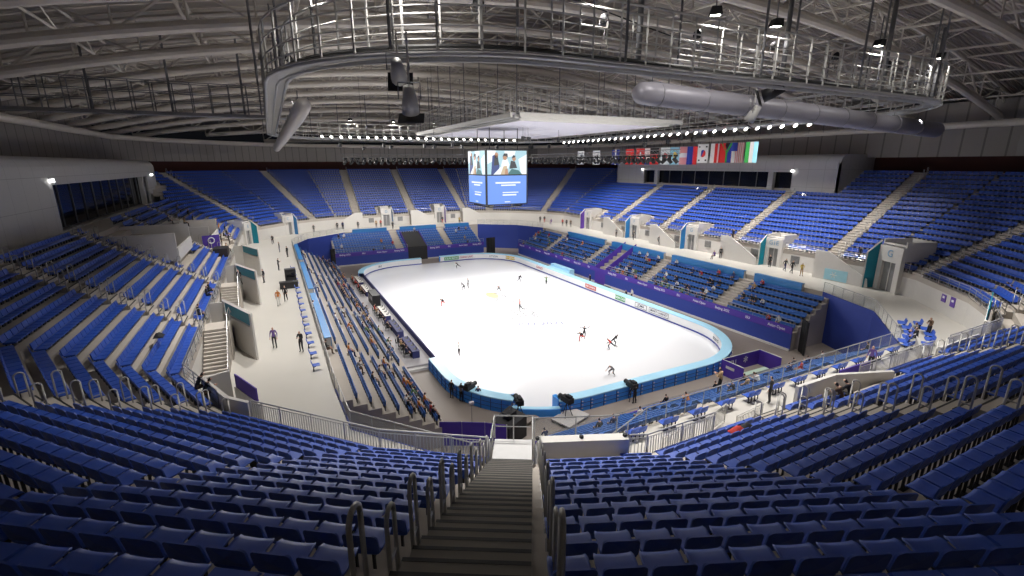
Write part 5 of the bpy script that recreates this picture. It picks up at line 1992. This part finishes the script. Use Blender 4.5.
# ------------------------------------------------------------------ judges' side
t = thing('judges_platform', 'low grey platform along the left side of the rink under the judges', 'platform')
m = MB(); m.box((-16.6, 3, .2), (2.9, 41, .4), mat('grey_deck', (.33, .32, .34), .6)); m.build('deck', t)
m = MB(); m.box((-16.6, -17.8, .12), (2.6, .5, .24), mat('pale_step', (.5, .5, .5), .6)); m.build('step', t)
for k in range(6):
    y = -13.5+k*6.4
    if k == 3:
        continue
    t = thing('judges_table', 'navy-draped table on the judges platform, %s from the near end' % ordn(k+1 if k < 3 else k), 'table', (-16.5, y, .4))
    m = MB(); m.box((0, 0, .37), (.7, 4.6, .72), DNAVY); m.build('drape', t)
    m = MB(); m.box((0, 0, .745), (.76, 4.7, .03), WHITE if k in (2, 4, 5) else DNAVY); m.build('table_top', t)
    for j in range(4):
        lp = thing('laptop', 'open black laptop, %s on the %s judges table' % (ordn(j+1), ordn(k+1 if k < 3 else k)), 'laptop', (-16.45, y-1.7+j*1.15, 1.16), R(90))
        m = MB(); m.box((0, 0, .01), (.36, .25, .02), BLACK); m.build('keyboard_base', lp)
        m = MB(); m.box((0, -.13, .13), (.36, .015, .24), BLACK); m.build('screen', lp)
    for j in range(4):
        if k == 1 and j < 2:
            continue
        tp = rng.choice(['black', 'white', 'tan', 'navy', 'black', 'red'])
        person('sit', -17.35, y-1.7+j*1.15, .4, -PI/2, tp, 'black', 'official in %s top, %s seat at the %s judges table' % (tp, ordn(j+1), ordn(k+1 if k < 3 else k)))
        ch = thing('office_chair', 'plain dark chair, %s at the %s judges table' % (ordn(j+1), ordn(k+1 if k < 3 else k)), 'chair', (-17.4, y-1.7+j*1.15, .4), 0, 'chairs at the judges tables')
        m = MB(); m.box((0, 0, .43), (.42, .42, .04), BLACK); m.build('seat', ch)
        m = MB(); m.box((-.2, 0, .68), (.03, .4, .36), BLACK); m.build('backrest', ch)
        for a, b in ((-.18, -.18), (.18, -.18), (.18, .18), (-.18, .18)):
            m = MB(); m.tube([(a, b, 0), (a, b, .43)], .015, STEELD, 4); m.build('leg', ch)
t = thing('monitor_rack', 'black boxy monitor rack in the gap between the judges tables', 'equipment', (-16.5, 5.7, .4))
m = MB(); m.box((0, 0, .8), (1.0, 3.6, 1.6), BLACK); m.build('cabinet', t)
for j in range(3):
    m = MB(); m.box((-.52, -1.15+j*1.15, 1.1), (.04, .95, .6), DGLASS); m.build('monitor', t)

# near end equipment
def tv_camera(x, y, z, rz, label):
    t = thing('television_camera', label, 'camera', (x, y, z), rz)
    m = MB()
    for k in range(3):
        a = R(90+120*k)
        m.tube([(.45*math.cos(a), .45*math.sin(a), 0), (0, 0, 1.2)], .03, BLACK, 5)
    m.build('tripod', t)
    m = MB(); m.box((0, 0, 1.42), (.5, 1.0, .42), BLACK); m.box((0, -.2, 1.72), (.3, .5, .2), BLACK); m.build('camera_body', t)
    m = MB(); m.tube([(0, .5, 1.42), (0, .85, 1.42)], [.16, .2], BLACK, 10); m.build('lens', t)
    m = MB(); m.box((-.3, -.62, 1.6), (.35, .06, .25), BLACK); m.build('viewfinder', t)
    return t


DECKM = mat('pale_deck', (.48, .46, .44), .6)
for (x, y, lb) in ((-8.9, -32.1, 'pale square camera platform just outside the near rink boards'), (-12.6, -30.6, 'low dark camera platform beside the rink gate')):
    t = thing('camera_platform', lb, 'platform', (x, y, 0), R(20))
    m = MB(); m.box((0, 0, .25), (2.6, 1.8, .1), DECKM if x > -10 else GREY); m.build('deck', t)
    for a in (-1.2, 1.2):
        for b in (-.8, .8):
            m = MB(); m.box((a, b, .1), (.08, .08, .2), STEELD); m.build('leg', t)
tv_camera(-9.1, -31.9, .3, R(10), 'black television camera on the pale platform outside the near boards')
tv_camera(-12.5, -30.4, .3, R(-10), 'black television camera beside the low rink gate')
tv_camera(-14.8, -25.9, 0, R(-60), 'black television camera at the near left boards with its operators')
tv_camera(-2.6, -31.75, 0, R(0), 'small black television camera at the near boards, right part')
t = thing('covered_equipment', 'black-covered equipment stack behind the near purple fence', 'equipment', (-14.2, -32.2, 0), R(25))
m = MB()
m.prism([(-1, -.8), (1, -.8), (1, .8), (-1, .8)], 0, [1.5, 1.7, 1.9, 1.6], BLACK); m.build('cover', t)
m = MB(); m.box((0, 0, 1.95), (.9, .6, .35), BLACK); m.tube([(0, 0, 2.1), (.3, 0, 2.7)], .04, STEELD); m.build('top_case', t)
t = thing('lamp_tripod', 'thin tripod with a small white lamp head at the near left rink corner', 'tripod', (-16.3, -30.2, 0))
m = MB()
for k in range(3):
    a = R(30+120*k); m.tube([(.4*math.cos(a), .4*math.sin(a), 0), (0, 0, .9)], .02, STEELD, 4)
m.tube([(0, 0, .8), (0, 0, 2.3)], .02, STEELD, 4); m.build('stand', t)
m = MB(); m.box((0, 0, 2.35), (.35, .2, .2), WHITE); m.build('lamp_head', t)
t = thing('fabric_fence', 'purple fabric fence at the foot of the near left lower stand', 'fence')
m = MB(); pf = [(-19.0, -30.9), (-17.6, -31.6), (-16.2, -32.4), (-15.0, -33.4)]
for a, b in zip(pf[:-1], pf[1:]):
    m.slab(a, b, .04, .05, 1.9, PURP)
m.build('fabric', t)
m = MB()
for p in pf:
    m.tube([(p[0], p[1], 0), (p[0], p[1], 1.95)], .03, WSTEEL, 5)
m.build('post_frame', t)
# purple pen (waiting area) at the near right corner
t = thing('waiting_pen', 'open-topped purple-walled pen with white edge at the near right rink corner', 'booth', (10.9, -32.75, 0))
m = MB()
m.slab((-2.6, -1.15), (-2.6, 1.15), .1, 0, 1.5, PURP); m.slab((-2.6, 1.15), (2.6, 1.15), .1, 0, 1.5, PURP); m.slab((2.6, -1.15), (2.6, 1.15), .1, 0, 1.5, PURP)
m.build('pen_wall', t)
m = MB()
m.tube([(-2.6, -1.15, 1.5), (-2.6, 1.15, 1.5), (2.6, 1.15, 1.5), (2.6, -1.15, 1.5)], .05, WHITE, 4); m.build('edge_trim', t)
text('ISU', .7, LETW, t, (-1.2, 1.08, .85), (PI/2, 0, 0)); text('*', 1.4, LETW, t, (.6, 1.08, .6), (PI/2, 0, 0))
m = MB(); m.box((-2.66, .2, .95), (.02, .9, .25), WHITE); m.build('name_plate', t)
m = MB(); m.box((0, -.5, .25), (3.2, .5, .4), GRN); m.build('bench', t)
# pale blue padded bench box on the right side
t = thing('padded_bench', 'pale blue stepped padded box between the right boards and the blue wall', 'bench', (17.0, 10.2, 0))
m = MB(); m.box((.25, 0, .75), (.9, 6.4, 1.5), SBLUE); m.build('back', t)
m = MB(); m.box((-.45, 0, .55), (.5, 6.4, 1.1), SBLUE); m.build('seat', t)
# black tables beside the right boards
for j, y in enumerate((-.8, -2.6)):
    t = thing('score_table', 'small black table beside the right boards, %s' % ('farther one', 'nearer one')[j], 'table', (17.2, y, 0))
    m = MB(); m.box((0, 0, .72), (.7, 1.4, .05), BLACK); m.build('table_top', t)
    for a in (-.3, .3):
        for b in (-.6, .6):
            m = MB(); m.box((a, b, .35), (.05, .05, .7), BLACK); m.build('leg', t)

# black cabinet and table on the left walkway
t = thing('equipment_cabinet', 'black wheeled equipment cabinet with a screen on the left walkway', 'equipment', (-26.7, 1.2, ZC))
m = MB(); m.box((0, 0, .95), (1.2, .9, 1.7), BLACK); m.build('cabinet', t)
m = MB(); m.box((0, -.47, 1.2), (.9, .04, .6), DGLASS); m.build('screen', t)
for a in (-.5, .5):
    for b in (-.35, .35):
        m = MB(); m.tube([(a-.03, b, .06), (a+.03, b, .06)], .06, BLACK, 8); m.build('caster', t)
t = thing('equipment_table', 'black-draped low table beside the cabinet on the left walkway', 'table', (-27.0, -.9, ZC))
m = MB(); m.box((0, 0, .35), (1.9, .9, .7), BLACK); m.build('drape', t)
m = MB(); m.box((0, 0, .72), (2.0, 1.0, .04), BLACK); m.build('table_top', t)
t = thing('covered_case', 'big dark case standing among the crew in the left stand', 'equipment', (-33.9, 7.6, zfl(0)))
m = MB(); m.box((0, 0, .7), (1.5, 2.4, 1.4), mat('dark_brown_cover', (.03, .022, .02), .7)); m.build('cover', t)
m = MB(); m.box((0, 0, 1.42), (1.56, 2.46, .06), BLACK); m.build('lid', t)
t = thing('banner', 'purple banner with a round white emblem hung on the left stand platform', 'banner', (-35.0, 9.7, 9.2), R(20))
m = MB(); m.box((0, 0, .7), (1.9, .05, 1.7), PURP); m.build('cloth', t)
m = MB(); m.tube([(.35*math.cos(a), -.04, .9+.35*math.sin(a)) for a in np.linspace(0, 2*PI, 16)[:-1]], .06, LETW, 4, closed=True); m.build('emblem', t)

# single seats along the concourse edge and blue counters
ST = next(o for o in COL.objects if o.name.startswith('stadium_seat') and o.type == 'EMPTY')
k = 0
for y in np.arange(-26.5, 10.5, 2.35):
    c = copy_tree(ST); c.location = (-26.4, y, ZC); c.rotation_euler = (0, 0, -PI/2); k += 1
    c['label'] = 'single blue seat on the left walkway edge, %s from the camera' % ordn(k); c['group'] = 'single seats on the left walkway'
k = 0
for x in np.arange(-12.5, 15, 2.2):
    for dx in (0, .55):
        c = copy_tree(ST); c.location = (x+dx, -43.1, ZC); c.rotation_euler = (0, 0, 0); k += 1
        c['label'] = 'pale blue seat on the near concourse edge, %s from the stair landing' % ordn(k); c['group'] = 'paired seats on the near concourse'
CTR = mat('counter_blue', (.03, .20, .50), .4, var=.04)
for nm, x, y0, y1, lb in (('l', -24.9, -21.5, -6.5, 'long bright blue counter along the left walkway edge, nearest stretch'), ('l', -24.9, -4.5, 12, 'long bright blue counter along the left walkway edge, middle stretch'), ('l', -24.9, 14, 29, 'long bright blue counter along the left walkway edge, far stretch'),
                       ('r', 24.95, -28, -22, 'blue counter at the top of the right lower stand, nearest stretch'), ('r', 24.95, -20.5, -8.2, 'blue counter at the top of the right lower stand, second stretch'), ('r', 24.95, -6.5, 6, 'blue counter at the top of the right lower stand, third stretch'), ('r', 24.95, 8, 20, 'blue counter at the top of the right lower stand, farthest stretch')):
    t = thing('counter', lb, 'counter', (x, (y0+y1)/2, 5.0))
    L = y1-y0
    m = MB(); m.box((0, 0, .98), (.55, L, .05), CTR); m.build('counter_top', t)
    m = MB(); m.box((.22 if x < 0 else -.22, 0, .5), (.05, L, .95), CTR); m.build('front_panel', t)
    k_ = int(L/2)
    m = MB()
    for j in range(k_+1):
        m.box((0, -L/2+.05+j*(L-.1)/k_, .48), (.45, .05, .96), WSTEEL)
    m.build('leg_frame', t)
for x0, x1, lb in ((-13.5, -6.4, 'blue counter at the top of the far lower stand, left stretch'), (-3.6, 4.6, 'blue counter at the top of the far lower stand, middle stretch'), (6.6, 12.5, 'blue counter at the top of the far lower stand, right stretch')):
    t = thing('counter', lb, 'counter', ((x0+x1)/2, 43.3, 5.3))
    m = MB(); m.box((0, 0, .75), (x1-x0, .55, .05), CTR); m.build('counter_top', t)
    m = MB(); m.box((0, -.22, .36), (x1-x0, .05, .72), CTR); m.build('front_panel', t)

# crowd barriers on the near concourse
for j, (x, y, rz_) in enumerate([(-11.0, -44.6, .12), (-8.0, -44.2, .25), (-6.2, -44.9, .1), (1.2, -44.4, 0), (3.8, -45.2, .4), (10.4, -44.2, .1), (13.4, -43.8, .5)]):
    L = 2.4
    a = (x-L/2*math.cos(rz_), y-L/2*math.sin(rz_)); b = (x+L/2*math.cos(rz_), y+L/2*math.sin(rz_))
    rail(a, b, ZC, 1.1, 'crowd_barrier', 'white barred crowd barrier on the near concourse, %s from the landing' % ordn(j+1), bars=.14)

# black cases and white tables beside the near lower stand

# work lights on the near arc of the catwalk, and the added ones on the far side
WL = [(-21, 36.4), (-13, 36.6), (-5, 36.6), (3, 36.6), (-24.6, -32.5), (-21.5, -37.0), (-12.5, -38.4), (-4.6, -38.6), (.5, -38.6), (11.5, -38.6), (20.5, -38.4)]
for j, (x, y) in enumerate(WL):
    t = thing('work_light', 'black boxy floodlight above the %s of the ring catwalk, %s from the left' % (('far side', ordn(j+1)) if j < 4 else ('near arc', ordn(j-3))), 'floodlight', (x, y, 26.95), R(20*j))
    m = MB()
    m.extr([(-.35, -.28, .12), (.35, -.28, .12), (.25, -.2, .5), (-.25, -.2, .5)], (0, .5, 0), BLACK); m.build('housing', t)
    m = MB(); m.box((0, -.03, .13), (.5, .36, .03), LAMPM); m.build('lamp_face', t)
    m = MB(); m.tube([(0, 0, .5), (0, 0, 2.0)], .04, STEELD, 5); m.build('drop_rod', t)
# thick hanger columns near the right of the ring and a slack black cable across
for j, (x, y) in enumerate([(2.2, -38.2), (13.5, -38.2), (22.5, -37.5), (-9.5, -38.2)]):
    t = thing('hanger_column', 'thick grey steel column hanging from the roof to the near arc of the ring, %s from the right' % ordn([3, 2, 1, 4][j]), 'column', (x, y, 24.1))
    m = MB(); m.tube([(0, 0, 0), (0, 0, Hroof(x, y)-24.1)], .15, STEELD, 10); m.build('shaft', t, True)
    m = MB(); m.box((0, 0, .03), (.6, .6, .06), STEELD); m.build('foot_plate', t)
a = Vector((-28.5, -41, 28.3)); b = Vector((20, -33.5, 25.6)); pts = []
for j in range(25):
    t_ = j/24; p = a.lerp(b, t_); p.z -= 1.1*math.sin(PI*t_)
    pts.append(p)
m = MB(); m.tube(pts, .035, BLACK, 5); tag(m.build('cable'), 'long black cable slung across the hall in front of the ring catwalk', 'cable')
# chain hoists hanging over the ice
for j, (x, y, z) in enumerate([(-14, 19, 21.6), (-10, 18, 21.8), (-5.5, 10, 21.7), (-3.4, 8, 21.9), (1.5, -4.5, 22.3), (2.6, -3.8, 22.3), (8.3, -2, 22.3), (17.3, -9, 21.6), (17.5, -13, 21.8), (17.5, -17, 21.9)]):
    t = thing('chain_hoist', 'small black chain hoist hanging on thin cables above the ice, %s from the left' % ordn(j+1), 'hoist', (x, y, z))
    m = MB(); m.box((0, 0, 0), (.35, .3, .5), BLACK); m.box((.25, 0, .1), (.3, .2, .2), BLACK); m.build('motor', t)
    m = MB(); m.tube([(0, 0, .2), (0, 0, (Hroof(x, y)+1 if not (GX0 < x < GX1+.3 and GY0 < y < GY1) else ZG-.56)-z)], .02, BLACK, 4); m.build('cable', t)

# pale mural and small purple notices on the concourse wall by the near right corner, loose seats below it
a_, b_ = frow(9, 0)
t = thing('wall_mural', 'pale cyan mural on the right concourse wall beside the corner portal', 'mural', (31.22, -27.8, 6.25))
m = MB(); m.box((0, 0, 0), (.04, 2.6, 1.3), CYAN); m.build('mural_panel', t)
m = MB()
for k in range(6):
    a = PI*k/3
    m.tube([(-.03, .2, 0), (-.03, .2+.4*math.cos(a), .4*math.sin(a))], .03, WHITE, 4)
m.build('star_motif', t)
a_, b_ = frow(7, 0); d_ = (b_-a_).normalized(); nn_ = Vector((-d_.y, d_.x)); rz_ = math.atan2(d_.y, d_.x)
for k, q in enumerate((2.0, 3.4)):
    p = a_+d_*q+nn_*.04
    t = thing('wall_notice', 'small purple notice on the near right corner wall, %s of two' % ('smaller' if k else 'larger'), 'notice', (p.x, p.y, 7.0), rz_)
    m = MB(); m.box((0, 0, 0), (.7, .04, .9-.2*k), PSIGN); m.build('notice_panel', t)
    m = MB(); m.box((0, .03, .1), (.3, .02, .2), LETW); m.build('print', t)
for k, (x, y) in enumerate([(14.6, -41.2), (15.9, -40.9), (17.2, -40.4), (18.4, -39.7), (19.5, -38.9), (15.4, -42.4), (16.8, -42.0), (18.1, -41.4), (19.4, -40.6), (20.5, -39.6)]):
    for dx in (0, .5):
        c = copy_tree(ST); c.location = (x+dx*.85, y+dx*.5-1.4, ZC); c.rotation_euler = (0, 0, R(32))
        c['label'] = 'pale blue seat on the near right corner of the concourse, %s of the cluster' % ordn(2*k+(2 if dx else 1)); c['group'] = 'clustered seats at the near right corner'
